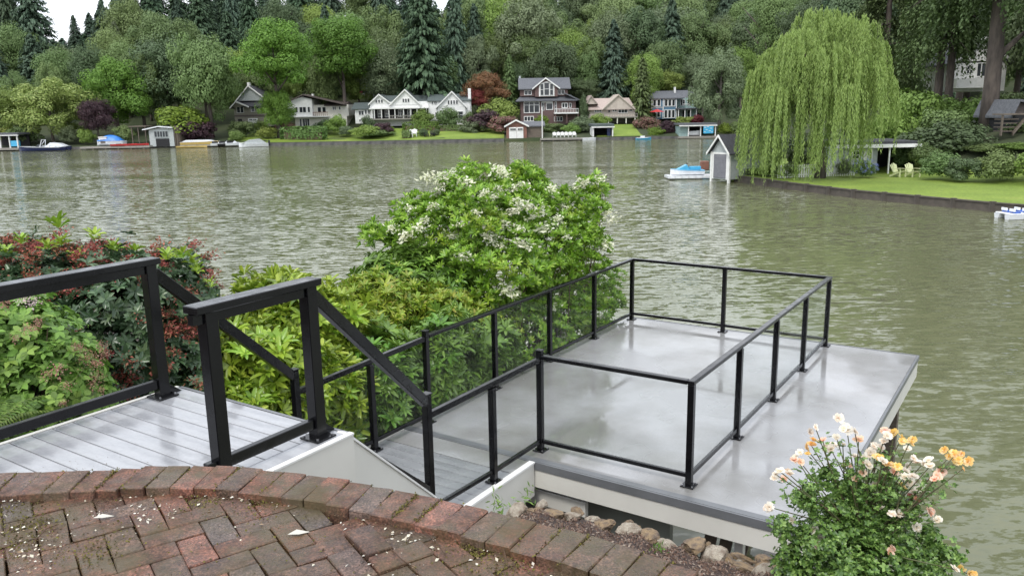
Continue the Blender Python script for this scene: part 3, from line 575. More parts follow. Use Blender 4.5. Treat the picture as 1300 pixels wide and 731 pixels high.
dbox('ledge_board', M['fascia'], bh, -.1, .62, VN+.1, VN+.16, ZD-.52, ZD-.36)
dbox('ledge_cap', M['cap'], bh, -.12, .63, VN+.08, VN+.17, ZD-.358, ZD-.345)
dbox('door_frame', M['cap'], bh, 2.02, 2.10, .2, .28, .2, ZD-.31)
dbox('dock_floor', M['deckwood'], bh, 1.4, 2.75, .2, 5.2, .45, .55)
for (u, v) in ((2.6, .1), (2.6, 5.3), (-1.4, 5.3), (.6, 5.3)): dbox('pile', M['wood'], bh, u-.08, u+.08, v-.08, v+.08, -2, ZD-.365)
for k in range(3):
    q = MB().bar(UV(1.45+k*.13, .3+.05*k, .55), UV(1.7+k*.16, .5, 2.35), .12, .03).build('leaning_board', M['wood']); tag(q, ['weathered plank leaning left of two others under the deck', 'weathered plank leaning between two others under the deck', 'weathered plank leaning right of two others under the deck'][k], 'plank', 'planks leaning under the deck')
# walkway
wk = empty('walkway', UV(-.75, -1.2, ZD-.3), 'short walkway of grey boards with off white skirt joining stairs and deck', 'walkway')
v = VN-.035; i = 0
MEM = -.62
dbox('membrane', M['membrane'], wk, -1.6, .06, MEM+.004, VN-.03, ZD-.04, ZD-.0)
vv = MEM
while vv > -2.4:
    dbox('board', M['board2'], wk, -1.6, .045, vv-.136, vv, ZD-.03, ZD-.004, bevel=.003); vv -= .141
dbox('frame', M['soil'], wk, -1.55, .02, -2.4, MEM, ZD-.2, ZD-.05)
dbox('skirt', M['fascia'], wk, .065, .105, -2.6, VN-.03, ZD-.36, ZD-.01)
dbox('skirt_cap', M['cap'], wk, .05, .115, -2.6, VN-.03, ZD-.008, ZD+.012)
dbox('skirt', M['fascia'], wk, -1.66, -1.61, -2.4, VN-.03, ZD-.36, ZD+.02)
# upper deck
ud = empty('upper_deck', UV(-.5, -5, ZU-.3), 'raised platform of wide wet grey boards above the stairs', 'deck')
UL2, UR2, VE = -1.42, .42, -3.14
dbox('trim_board', M['board'], ud, UR2-.145, UR2-.004, -9, VE-.0, ZU-.028, ZU, bevel=.003)
vv = VE
while vv > -8.6:
    dbox('board', M['board'], ud, UL2, UR2-.15, vv-.1335, vv, ZU-.028+.0, ZU-.001, bevel=.003); vv -= .1425
dbox('frame', M['soil'], ud, UL2+.02, UR2-.02, -8.8, VE-.02, ZU-.25, ZU-.05)
dbox('side_fascia', M['fascia'], ud, UR2, UR2+.035, -9, VE+.02, ZU-.7, ZU-.005)
dbox('side_cap', M['cap'], ud, UR2-.002, UR2+.042, -9, VE+.02, ZU-.003, ZU+.01)
dbox('side_fascia', M['fascia'], ud, UL2-.04, UL2-.002, -9, VE+.01, ZU-.4, ZU+.004)
dbox('nosing', M['edge'], ud, UL2, UR2-.004, VE+.004, VE+.03, ZU-.05, ZU+.002)
# stairs + stringer wall
P3f = G(404, 555, ZU); P1f = G(207, 503, ZU)
st = empty('staircase', UV(-.5, -2.6, ZD-.1), 'short flight of grey steps with an off white side wall between platform and walkway', 'stairs')
NS = 7; run = (VE+.03+.0-(-1.95))/NS
for k in range(1, NS):
    z = ZU-(ZU-ZD)*k/NS; v0 = VE+.04+(-1.9-VE)*(k-1)/(NS-1); v1 = VE+.04+(-1.9-VE)*k/(NS-1)
    ur = .34-.45*k/NS; dbox('step', M['board'], st, -1.35, ur, v0, v1+.02, z-.03, z, bevel=.004); dbox('riser', M['fascia'], st, -1.33, ur-.02, v0-.012, v0-.002, z+.004-.0, z+(ZU-ZD)/NS-.035)
mb = MB()
A0 = G(437, 548, ZU+.01); E0 = G(553, 632, ZD+.22)
# stringer: polygon from platform corner down to the walkway, thickness .05
sa_, sb_ = to_uv(A0[0], A0[1]), to_uv(E0[0], E0[1])
pa = np.array([*A0[:2], ZU+.0]); pb = np.array([*E0[:2], E0[2]])
dirh = (pb-pa); dirh[2] = 0; nrm = np.array([dirh[1], -dirh[0], 0]); nrm /= np.linalg.norm(nrm)
if nrm@eu < 0: nrm = -nrm
back = G(345, 598, ZU); back[2] = ZU; 
poly = [pa, pb, pb*[1, 1, 0]+[0, 0, ZD-.4], pa*[1, 1, 0]+[0, 0, ZD-.4]]
V = poly+[p-nrm*.05 for p in poly]
MB().add(V, [(0, 1, 2, 3), (7, 6, 5, 4), (0, 4, 5, 1), (1, 5, 6, 2), (2, 6, 7, 3), (3, 7, 4, 0)]).build('side_wall', M['fascia'], st)
MB().bar(pa+[0, 0, .006]-nrm*.02, pb+[0, 0, .006]-nrm*.02, .065, .016).build('side_cap', M['cap'], st)

# ================================================================== RAILINGS
def post(parent, foot, h, w=.06, plate=True, cap=False, pw_=.13):
    r = dict(); f = np.array(foot); ls = wl(parent)
    me = MB().box(-w/2, w/2, -w/2, w/2, 0, h).build('post', M['black'], None, world=False, bevel=.004); me.rotation_euler = (0, 0, TH); me.location = f-ls; me.parent = parent
    if plate:
        b_ = MB().box(-pw_/2, pw_/2, -pw_/2, pw_/2, 0.001, .013).build('base_plate', M['black'], None, world=False, bevel=.003); b_.parent = me
        mb = MB()
        for sx in (-1, 1):
            for sy in (-1, 1): mb.tube([(sx*pw_*.37, sy*pw_*.37, .0135), (sx*pw_*.37, sy*pw_*.37, .024)], .008, 6)
        bo = mb.build('bolts', M['steel'], None, world=False); bo.parent = me; bo['kind'] = 'stuff'
    if cap:
        c_ = MB().box(-w*.62, w*.62, -w*.62, w*.62, h+.001, h+.014).build('post_cap', M['black'], None, world=False, bevel=.004); c_.parent = me
    return me
def rail(parent, a, b, w=.06, h=.04, name='top_rail', bev=.005): return MB().bar(a, b, w, h).build(name, M['black'], parent, bevel=bev)
def glass(parent, a, b, z0, z1):
    a = np.array(a); b = np.array(b); d = b-a; L_ = np.linalg.norm(d); d /= L_; a = a+d*.045; b = b-d*.045; n_ = np.array([-d[1], d[0], 0])*.005
    P = lambda p, z, s: np.array([p[0], p[1], z])+n_*s
    V = [P(a, z0(0), -1), P(b, z0(1), -1), P(b, z0(1), 1), P(a, z0(0), 1), P(a, z1(0), -1), P(b, z1(1), -1), P(b, z1(1), 1), P(a, z1(0), 1)]
    return MB().add(V, BF).build('glass_panel', M['glass'], parent)
dr = empty('deck_railing', UV(0, 2, ZD), 'black metal railing with clear glass panels around the lower deck and walkway', 'railing')
HR = 1.02
def run_(pts, z, plate=True, caps=(), h=HR, skipglass=(), posts=True):
    ps = [UV(u, v, z) for u, v in pts]
    for i, p in enumerate(ps):
        if posts: post(dr, p, h-(.02 if i not in caps else -.06), cap=i in caps)
    for i in range(len(ps)-1):
        a, b = ps[i], ps[i+1]; d = (b-a)/np.linalg.norm(b-a)
        MB().bar(a+d*.032+[0, 0, .105], b-d*.032+[0, 0, .105], .035, .04).build('bottom_rail', M['black'], dr, bevel=.003)
        if i not in skipglass: glass(dr, a, b, lambda t: z+.127, lambda t: z+h-.028)
C1, C2, C3, C4 = (0, 0), (1.62, .02), (1.62, 5.37), (-1.5, 5.37)
sq = [C1, C2]; ri = [C2]+[(1.63, .02+5.35/4*k) for k in range(1, 4)]+[C3]; fa = [C3, (.07, 5.37), C4]; le = [C4, (-1.5, 4.03), (-1.5, 2.7), (-1.5, 1.35), (-1.5, 0)]
run_(sq, ZD, caps=(0,)); 
def run2(pts, z, first=True, last=True):
    ps = [UV(u, v, z) for u, v in pts]
    for i, p in enumerate(ps):
        if (i == 0 and not first) or (i == len(ps)-1 and not last): continue
        post(dr, p, HR-.02, cap=False)
    for i in range(len(ps)-1):
        a, b = ps[i], ps[i+1]; d = (b-a)/np.linalg.norm(b-a)
        MB().bar(a+d*.032+[0, 0, .105], b-d*.032+[0, 0, .105], .035, .04).build('bottom_rail', M['black'], dr, bevel=.003)
        glass(dr, a, b, lambda t: z+.127, lambda t: z+HR-.028)
run2(ri, ZD, first=False); run2(fa, ZD, first=False, last=True); run2(le, ZD, first=False, last=False)
def trail(a, b, z=ZD+HR, ea=0, eb=0, w=.065):
    a = UV(*a, z); b = UV(*b, z); d = (b-a)/np.linalg.norm(b-a); return rail(dr, a-d*ea, b+d*eb, w, .04)
trail(C1, C2, ea=-.03, eb=-.035); trail(C2, C3, ea=.032, eb=-.034); trail(C3, C4, ea=.032, eb=-.034); trail(C4, (-1.5, 0), ea=.032, eb=-.03)
post(dr, UV(-1.5, 0, ZD), HR+.06, cap=True)
# walkway right: A -> (0,-.84) -> stair post ; left: (-1.5,0) -> (-1.5,-.92) -> (-1.5,-1.8)
S5 = G(546, 619, ZD+.3); S5[2] = ZD; S4 = UV(-1.56, -1.85, ZD)
post(dr, UV(0, -.86, ZD), HR-.08)
post(dr, UV(-1.5, -.9, ZD), HR-.08)
def seg(a, b, za, zb, w=.055, h=.045, nm='top_rail', e=.032):
    a = np.array([a[0], a[1], za]); b = np.array([b[0], b[1], zb]); d = (b-a)/np.linalg.norm(b-a); return MB().bar(a+d*e, b-d*e, w, h).build(nm, M['black'], dr, bevel=.003)
Aw = UV(0, 0, ZD); m1 = UV(0, -.86, ZD); m2 = UV(-1.5, -.9, ZD); D0 = UV(-1.5, 0, ZD)
seg(Aw, S5, ZD+HR-.03, ZD+HR-.06, .045, .055); seg(D0, S4, ZD+HR-.02, ZD+HR-.1, .045, .055)
for a, b in ((Aw, m1), (m1, S5), (D0, m2), (m2, S4)):
    seg(a, b, ZD+.105, ZD+.105, .035, .04, 'bottom_rail'); glass(dr, a, b, lambda t: ZD+.127, lambda t: ZD+HR-.1)
# stair + platform railings
def prail(name, label, pts, h, stair_end, endh, back_len):
    r0 = empty(name, pts[0], label, 'railing')
    for p in pts: post(r0, p, h-.02, w=.085, pw_=.17)
    post(r0, stair_end, endh, w=.065, plate=False, cap=True)
    a = np.array(pts[0]); bk = a-ev*back_len
    rail(r0, a+[0, 0, h]+ev*.07, bk+[0, 0, h], .125, .045)
    MB().bar(a+[0, 0, h-.055], bk+[0, 0, h-.055], .05, .06).build('rail_web', M['black'], r0)
    MB().bar(a-ev*.045+[0, 0, .11], bk+[0, 0, .11], .045, .07).build('bottom_rail', M['black'], r0, bevel=.004)
    return r0
HU = 1.05
P1 = P1f; P3 = P3f; P2 = P3f-ev*.75
rl = prail('platform_railing', 'black metal railing along the far left side of the raised platform, running down the stairs', [P1, P1-ev*2.2], HU, S4+[0, 0, 0], HR+.12, 4.5)
rr0 = prail('platform_railing', 'black metal railing on the near side of the raised platform, above the white side wall', [P3, P2], HU, S5+[0, 0, 0], HR+.13, .86)
for r0, p, e in ((rl, P1, S4), (rr0, P3, S5)):
    e_ = np.array([e[0], e[1], ZD+HR+.05]); t_ = np.array([p[0], p[1], ZU+HU-.06]); d = (e_-t_)/np.linalg.norm(e_-t_)
    MB().bar(t_+d*.05, e_-d*.03, .055, .085).build('stair_rail', M['black'], r0, bevel=.004)
    b0 = np.array([p[0], p[1], ZU+.1]); b1 = np.array([e[0], e[1], ZD+.28]); d = (b1-b0)/np.linalg.norm(b1-b0)
    MB().bar(b0+d*.05, b1-d*.03, .045, .05).build('stair_bottom_rail', M['black'], r0, bevel=.004)
#PLANTS#

# ================================================================== NEAR PLANTS
def whorl_tmpl(k, L_, Wd, el, seed=0, drop=.15):
    rg_ = random.Random(seed); V = []; Fc = []
    for i in range(k):
        a = 2*math.pi*i/k+rg_.uniform(-.25, .25); e = el+rg_.uniform(-.25, .25); l = L_*rg_.uniform(.75, 1.1); c, s_ = math.cos(a), math.sin(a); n0 = len(V)
        w_ = Wd*rg_.uniform(.8, 1.15)
        for (r_, sd_, dz) in ((.04, 0, 0), (.35, -.5, .03), (.35, .5, .03), (.4, 0, -.02), (.75, -.36, .0), (.75, .36, .0), (1, 0, -drop)):
            x = r_*l*math.cos(e); z = r_*l*math.sin(e)+dz*l-drop*l*r_*r_*.5; y = sd_*w_
            V.append((x*c-y*s_, x*s_+y*c, z))
        Fc += [(n0, n0+1, n0+3, n0+3), (n0, n0+3, n0+2, n0+2), (n0+1, n0+4, n0+6, n0+3), (n0+3, n0+6, n0+5, n0+2)]
    return V, Fc
def tri4(F4):
    out_ = []
    for a, b, c, d in F4:
        out_.append((a, b, c)); 
        if d != c: out_.append((a, c, d))
    return out_
def shell(rg, ells, n, zmin=-.5, avoid=None, up=.5, out_bias=.8):
    """points on a union of ellipsoids (centre, radii), outward axes; points inside others dropped"""
    Ps = []; Ns = []; vol = np.array([r[0]*r[1]+r[2]*r[1] for c, r in ells]); vol = vol/vol.sum()
    for (c, r), f_ in zip(ells, vol):
        m_ = int(n*f_*1.5)+5; d = sph(m_, rg, zmin); ph = rg.uniform(0, 6.28, 6); lump = .13*(np.sin(d[:, 0]*7+ph[0])*np.sin(d[:, 1]*6+ph[1])+np.sin(d[:, 2]*8+ph[2]+d[:, 0]*4))+.08*np.sin(d[:, 0]*17+ph[3])*np.sin(d[:, 2]*15+ph[4]); k = 1-np.abs(rg.normal(size=len(d)))*.09+lump+(rg.random(len(d)) < .1)*rg.uniform(.05, .28, len(d))*(d[:, 2] > .1); P = np.array(c)+d*np.array(r)*k[:, None]
        Nn = d/np.array(r); Nn /= np.linalg.norm(Nn, axis=1, keepdims=True)
        keep = np.ones(len(P), bool)
        for (c2, r2) in ells:
            if c2 is c: continue
            keep &= (((P-np.array(c2))/np.array(r2))**2).sum(1) > .72
        Ps.append(P[keep]); Ns.append(Nn[keep])
    P = np.concatenate(Ps); Nn = np.concatenate(Ns)
    if avoid is not None:
        k = ~avoid(P); P, Nn = P[k], Nn[k]
    A = Nn*out_bias+np.array([0, 0, up])+rg.normal(size=P.shape)*.42
    return P, A, Nn
def in_decks(P):
    dx = P[:, 0]-OX; dy = P[:, 1]-OY; u = dx*eu[0]+dy*eu[1]; v = dx*ev[0]+dy*ev[1]; z = P[:, 2]
    a = (u > -1.66) & (u < 3) & (v > -2.6) & (v < 5.6); b_ = (u > -1.62) & (v < -2.6) & (v > -9)
    return a | b_
def stems(parent, root, tips, r=.012, name='stem', m=None, n=5):
    mb = MB(); root = np.array(root)
    for t_ in tips:
        t_ = np.array(t_); mid = root*.55+t_*.45+np.array([rnd.gauss(0, .12), rnd.gauss(0, .12), -.05+rnd.gauss(0, .05)])
        base = root+np.array([rnd.gauss(0, .12), rnd.gauss(0, .12), 0]); mb.tube([base, base*.4+mid*.6, mid, t_], [r, r*.8, r*.6, r*.25], n, cap=False)
    o = mb.build(name, m or M['stem'], parent, smooth=True); return o
def side_facing(P, N, cam_=np.array([0, 0, CAMZ])):
    d = cam_-P; d /= np.linalg.norm(d, axis=1, keepdims=True); return (d*N/np.linalg.norm(N, axis=1, keepdims=True)).sum(1)
def whorl_bush(name, label, cat, root, ells, n, tmpl, leafm, sc, seed, parts=150, part_name='leaf_cluster', avoid=in_decks, up=.6, group=None, zmin=-.5, fillm=None, fill=1500):
    rg_ = np.random.default_rng(seed); b = empty(name, root, label, cat, group); rootw = np.array(root)
    P, A, Nn = shell(rg_, ells, n, zmin, avoid, up); s_ = rg_.uniform(.75, 1.2, len(P))*sc
    f = side_facing(P, Nn); dist = np.linalg.norm(P-np.array([0, 0, CAMZ]), axis=1); key = np.argsort(-(f*1.5+s_/sc-dist*.15)); sel = key[:parts]; rest = key[parts:]
    meshes = []
    for k_ in range(4):
        TVq, TFq = whorl_tmpl(*tmpl, seed=seed+k_); meshes.append(nmesh(part_name, TVq, tri4(TFq), leafm))
    X, Y, Z = frames(A, rg_)
    for i in sel:
        o = link(part_name, meshes[i % 4], b, P[i]-rootw); o.rotation_mode = 'QUATERNION'
        o.rotation_quaternion = Matrix(((X[i][0], Y[i][0], Z[i][0]), (X[i][1], Y[i][1], Z[i][1]), (X[i][2], Y[i][2], Z[i][2]))).to_quaternion(); o.scale = (s_[i],)*3
    Vs = []; Fs = []; nb = 0
    for k_ in range(4):
        TVq, TFq = whorl_tmpl(*tmpl, seed=seed+k_); q = rest[k_::4]; V, Fc = scatter(TVq, tri4(TFq), P[q], A[q], s_[q], rg_); Vs.append(V); Fs.append(Fc+nb); nb += len(V)
    # interior leaves on shrunken shells give the bush depth
    e2 = [(c, tuple(x*.78 for x in r)) for c, r in ells]; P2, A2, N2 = shell(rg_, e2, fill, zmin, avoid, up*.5); V, Fc = scatter(*whorl_tmpl_tri(tmpl, seed+9), P2, A2, rg_.uniform(.8, 1.2, len(P2))*sc, rg_); Vs.append(V); Fs.append(Fc+nb)
    o = link('foliage', nmesh('foliage', np.concatenate(Vs)-rootw, np.concatenate(Fs), leafm), b); o['kind'] = 'stuff'
    stems(b, rootw, [P[i]-Nn[i]*.05 for i in key[::max(1, len(key)//46)]], .014)
    return b, P, A, Nn, key
def whorl_tmpl_tri(t_, seed): V, F4 = whorl_tmpl(*t_, seed=seed); return V, tri4(F4)
AUC = leafmat('leaf_yellow_green_glossy', [(0.188, 0.300, 0.025), (0.288, 0.425, 0.044), (0.438, 0.562, 0.075), (0.237, 0.375, 0.037), (0.125, 0.225, 0.025), (0.350, 0.500, 0.062)], .3, .25, .5)
AUC2 = leafmat('leaf_green_glossy', [(0.087, 0.174, 0.029), (0.145, 0.275, 0.043), (0.203, 0.362, 0.058), (0.116, 0.217, 0.036)], .3, .2, .5)
RHO = leafmat('leaf_dark_glossy', [(0.048, 0.088, 0.040), (0.080, 0.136, 0.056), (0.128, 0.192, 0.096), (0.056, 0.104, 0.048)], .3, .15, .5)
HYD = leafmat('leaf_soft_green', [(0.117, 0.221, 0.039), (0.169, 0.299, 0.052), (0.234, 0.377, 0.078), (0.104, 0.182, 0.039)], .5, .25, .4)
FRN = leafmat('fern_green', [(.06, .11, .015), (.09, .16, .02), (.13, .2, .03)], .5, .25)
WBL = leafmat('leaf_fresh_green', [(0.168, 0.288, 0.024), (0.252, 0.408, 0.036), (0.348, 0.504, 0.054), (0.120, 0.216, 0.024), (0.432, 0.552, 0.096)], .35, .3, .5)
def cen(px, py, Y): return tuple(W(px, py, Y))
# yellow-green large leaved bushes left of walkway
def E(px, py, Y, rx, rz, ry=None): return (cen(px, py, Y), (rx, ry or rx, rz))
whorl_bush('laurel_bush', 'light yellow green shrub with whorls of broad leaves beyond the stair railing', 'shrub', UV(-2.9, -1.7, 3.0),
  [E(330, 470, 8.6, .75, .6), E(300, 540, 8.0, .55, .5), E(385, 425, 9.3, .7, .55), E(262, 430, 9.0, .4, .4), E(400, 500, 8.7, .6, .5), E(360, 400, 9.9, .6, .5)], 760, (10, .19, .046, .6), AUC, 1.0, 101, 190, zmin=-.7)
whorl_bush('laurel_bush', 'green broad leaved shrub behind the walkway railing, below the yellow tipped one', 'shrub', UV(-2.4, -.1, 2.6),
  [E(470, 500, 9.2, .62, .65), E(560, 480, 9.9, .6, .75), E(620, 470, 10.6, .5, .6), E(430, 530, 8.9, .5, .5)], 680, (10, .18, .045, .55), AUC2, 1.0, 111, 170, zmin=-.8)
whorl_bush('laurel_bush', 'golden yellow tipped shrub between the stair rail and the white flowering bush', 'shrub', UV(-2.8, .6, 2.6),
  [E(470, 400, 10.6, .62, .5), E(545, 405, 10.9, .6, .45), E(450, 440, 9.9, .5, .45), E(600, 435, 11.0, .5, .4)], 700, (11, .14, .034, .6), leafmat('leaf_golden', [(0.228, 0.324, 0.024), (0.324, 0.432, 0.048), (0.456, 0.504, 0.072), (0.192, 0.300, 0.036), (0.384, 0.348, 0.060), (0.264, 0.384, 0.048)], .35, .3, .5), 1.0, 121, 130, zmin=-.5)
whorl_bush('rhododendron', 'mid green rhododendron with drooping leaf whorls left of the white flowering bush', 'shrub', UV(-3.5, 2.2, 2.2),
  [E(515, 355, 11.6, .6, .45), E(490, 375, 11.3, .45, .4), E(560, 365, 11.7, .5, .45)], 420, (10, .17, .045, .15), leafmat('leaf_mid_glossy', [(0.095, 0.189, 0.027), (0.149, 0.270, 0.041), (0.203, 0.365, 0.054)], .35, .2, .5), 1.05, 131, 110)
# red-brown shrub
red_root = G(120, 620, 3.2)
b, P, A, Nn, key = whorl_bush('photinia_shrub', 'dark green shrub full of brownish red seed clusters beyond the platform railing', 'shrub', cen(140, 560, 8.0),
  [E(60, 380, 8.2, .75, .5), E(160, 415, 7.9, .65, .75), E(215, 370, 8.6, .45, .42), E(25, 345, 8.8, .6, .35), E(110, 350, 8.6, .5, .3), E(200, 470, 7.8, .5, .5), E(120, 500, 7.6, .6, .5), E(245, 390, 8.8, .25, .3), E(240, 450, 8.4, .3, .5)], 1150, (8, .105, .036, .4), RHO, 1.05, 141, 150, zmin=-.8)
RC = leafmat('red_seed_cluster', [(0.204, 0.048, 0.036), (0.312, 0.072, 0.054), (0.396, 0.108, 0.078), (0.264, 0.120, 0.060), (0.156, 0.048, 0.036)], .6, .15)
def blob_tmpl(n_, seed, size=.22, flat=.7):
    rg_ = np.random.default_rng(seed); P_ = rg_.normal(size=(n_, 3))*[.3, .3, .3*flat]; V, Fc = scatter(*whatleaf(), P_, rg_.normal(size=P_.shape)+[0, 0, .5], rg_.uniform(.6, 1.2, n_)*size, rg_); return V, Fc
def whatleaf(): return leaf_tmpl(1, .55, .15, .1)
rmesh = [nmesh('seed_cluster', *blob_tmpl(90, 200+i), RC) for i in range(3)]
bw = wl(b); f = side_facing(P, Nn); cand_ = [i for i in key if P[i][2] > 3.9][:900]
for j, i in enumerate(cand_[::4][:210]):
    o = link('seed_cluster', rmesh[j % 3], b, P[i]+Nn[i]*.06-bw); o['kind'] = 'stuff'; o.scale = (.17, .17, .14); o.rotation_euler = (rnd.uniform(-.4, .4), rnd.uniform(-.4, .4), rnd.uniform(0, 6))
# fresh shoots above it
TV9, TF9 = whorl_tmpl(8, .13, .036, .75, seed=3); sm = nmesh('young_shoot', TV9, tri4(TF9), AUC)
for (px, py, s_) in [(75, 290, 1.4), (78, 312, 1.1), (120, 305, 1.0), (28, 310, 1.0), (60, 318, 1.), (145, 318, 1.), (212, 330, 1), (232, 328, 1), (250, 345, .9), (8, 325, 1), (100, 330, 1), (160, 395, 1.1), (172, 325, 1), (218, 442, 1), (268, 365, .8), (245, 335, .9)]:
    c = W(px, py, 8.1)
    for k in range(2):
        o = link('young_shoot', sm, b, c-bw+[0, 0, .05*k]); o.scale = (s_,)*3; o.rotation_euler = (rnd.uniform(-.3, .3), rnd.uniform(-.3, .3), rnd.uniform(0, 6))
stems(b, cen(85, 400, 8.1), [W(75, 290, 8.1), W(120, 305, 8.1), W(28, 310, 8.1), W(145, 318, 8.1)], .012)
# hydrangea / spirea with pinkish heads
hb, P, A, Nn, key = whorl_bush('hydrangea_bush', 'soft green shrub with faded pink flower heads left of the platform', 'shrub', cen(40, 640, 6.4),
  [E(20, 440, 6.6, .5, .45), E(70, 500, 6.4, .42, .45), E(30, 560, 6.2, .55, .4), E(-60, 440, 6.6, .6, .5), E(95, 460, 6.9, .22, .3), E(-20, 400, 7, .4, .2)], 780, (6, .1, .055, .1), HYD, .85, 151, 190, avoid=in_decks, zmin=-.7)
PK = leafmat('faded_pink_flower', [(.42, .2, .15), (.5, .27, .2), (.33, .16, .11), (.55, .36, .3)], .7, .2); PK2 = leafmat('pale_pink_flower', [(.65, .5, .5), (.6, .4, .42), (.7, .62, .6)], .7, .2)
pm1 = [nmesh('flower_head', *blob_tmpl(80, 220+i, .2, .9), PK) for i in range(2)]; pm2 = nmesh('pale_flower_head', *blob_tmpl(80, 230, .2, .9), PK2); hw = wl(hb)
for j, (px, py, s_) in enumerate([(42, 383, .055), (30, 380, .05), (5, 385, .06), (10, 375, .05), (28, 372, .04), (75, 470, .07), (115, 452, .05), (118, 462, .05), (130, 440, .05), (132, 450, .045), (100, 445, .06), (105, 455, .05), (122, 478, .055), (118, 488, .05), (92, 512, .05), (85, 490, .045), (45, 415, .045), (35, 418, .05), (50, 408, .04), (80, 512, .04), (98, 440, .045), (126, 462, .04), (60, 475, .045), (20, 430, .04), (130, 495, .035)]):
    Yq = 5.98 if px < 90 else 6.3; o = link('flower_head', pm2 if j in (0, 1, 4, 14) else pm1[j % 2], hb, W(px, py, Yq)-hw); o['kind'] = 'stuff'; o.scale = (s_*1.6,)*3; o.rotation_euler = (0, 0, rnd.uniform(0, 6))
stems(hb, cen(60, 560, 6.3), [W(px, py+6, 6.3) for px, py in [(130, 440), (122, 478), (115, 452), (75, 470), (42, 383), (92, 512)]], .005)
# fern
fr0 = empty('sword_fern', cen(-15, 560, 5.4), 'arching green sword fern in the left corner by the platform', 'fern'); fwl = wl(fr0)
for k in range(90):
    a = rnd.uniform(0, 6.28); l = rnd.uniform(.4, .7); e = rnd.uniform(.5, 1.1); Vs = []; Fs = []; pts_ = []
    for t in np.linspace(0, 1, 22): r_ = l*t*math.cos(e*(1-.3*t)); pts_.append(np.array([math.cos(a)*r_, math.sin(a)*r_, l*(math.sin(e)*t-.55*t*t)]))
    sd_ = np.array([-math.sin(a), math.cos(a), 0])
    if in_decks(np.array([pts_[-1]+fwl, pts_[12]+fwl])).any() or fwl[0]+pts_[-1][0] > W(60, 500, 5.2)[0]: continue
    for i in range(1, 21):
        w_ = .085*math.sin(math.pi*min(1, .12+.88*(1-i/22)))**.7*(1-.5*(i/22)); d = pts_[i+1]-pts_[i]
        for sg in (-1, 1):
            n0 = len(Vs); tip = pts_[i]+sd_*sg*w_+d*.5-np.array([0, 0, w_*.25]); Vs += [pts_[i]-d*.12, pts_[i]+d*.62, tip]; Fs += [(n0, n0+1, n0+2)]
    link('frond', nmesh('frond', Vs, Fs, FRN), fr0, (0, 0, 0))
# big white flowering bush
wb_root = UV(-3.0, 3.6, 1.4)
rg_ = np.random.default_rng(301); wells = [E(615, 275, 12.4, .95, .55), E(560, 300, 12.3, .65, .5), E(695, 300, 12.8, .7, .5), E(740, 330, 13, .5, .6), E(640, 330, 12.2, 1.1, .6), E(600, 240, 12.6, .5, .35), E(665, 250, 12.8, .5, .3), E(735, 268, 13.1, .45, .35), E(520, 300, 12.2, .3, .3), E(745, 420, 13.2, .5, .65), E(660, 420, 12.2, .75, .7), E(715, 440, 12.9, .5, .6), E(600, 380, 11.9, .6, .5), E(480, 300, 12.3, .25, .2), E(660, 222, 12.9, .3, .15), E(752, 240, 13.2, .25, .2), E(710, 380, 12.9, .6, .7), E(760, 380, 13.5, .4, .5), E(530, 275, 12.4, .35, .3)]
wb = empty('viburnum_bush', wb_root, 'large bush of fresh green leaves and white blossom clusters beside the deck', 'shrub')
P, A, Nn = shell(rg_, wells, 4600, -.55, in_decks, 1.1); sc_ = rg_.uniform(.7, 1.25, len(P))
k_ = rg_.random(len(P)) < np.clip((P[:, 2]-1.2)/1.6, .45, 1); P, A, Nn, sc_ = P[k_], A[k_], Nn[k_], sc_[k_]
key = np.argsort(-side_facing(P, Nn)); sel = key[:240]; rest = key[240:]
T0 = [whorl_tmpl(8, .125, .03, .85, seed=40+i) for i in range(3)]; wm = [nmesh('leaf_cluster', a_, tri4(f_), WBL) for a_, f_ in T0]; X, Y_, Z_ = frames(A, rg_)
for i in sel:
    o = link('leaf_cluster', wm[i % 3], wb, P[i]-wb_root); o.rotation_mode = 'QUATERNION'; o.rotation_quaternion = Matrix(((X[i][0], Y_[i][0], Z_[i][0]), (X[i][1], Y_[i][1], Z_[i][1]), (X[i][2], Y_[i][2], Z_[i][2]))).to_quaternion(); o.scale = (sc_[i],)*3
V, Fc = scatter(T0[0][0], tri4(T0[0][1]), P[rest], A[rest], sc_[rest], rg_)
P2, A2, N2 = shell(rg_, [(c, tuple(x*.75 for x in r)) for c, r in wells], 1500, -.6, in_decks, .3); V2, F2 = scatter(T0[1][0], tri4(T0[1][1]), P2, A2, rg_.uniform(.6, 1, len(P2)), rg_)
P4 = np.array([c for c, r in wells[:8]]); 
o = link('foliage', nmesh('foliage', np.concatenate([V, V2])-wb_root, np.concatenate([Fc, F2+len(V)]), WBL), wb); o['kind'] = 'stuff'
mb = MB()
for i in range(110):      # bare stems seen in the lower half
    t_ = P[rnd.randrange(len(P))]-Nn[rnd.randrange(len(Nn))]*.0; ba = wb_root+np.array([rnd.gauss(0, .55), rnd.gauss(0, .3), 0]); mid = ba*.5+t_*.5+np.array([rnd.gauss(0, .15), rnd.gauss(0, .15), 0])
    mb.tube([ba, ba*.5+mid*.5+[rnd.gauss(0, .06), 0, 0], mid, t_], [.02, .015, .011, .004], 4, cap=False)
mb.build('stem', M['stem'], wb)
WF = leafmat('white_blossom', [(.76, .75, .58), (.82, .82, .7), (.55, .6, .35), (.8, .78, .62)], .7, .3)
fm_ = [nmesh('blossom_cluster', *blob_tmpl(60, 240+i, .38, .7), WF) for i in range(3)]
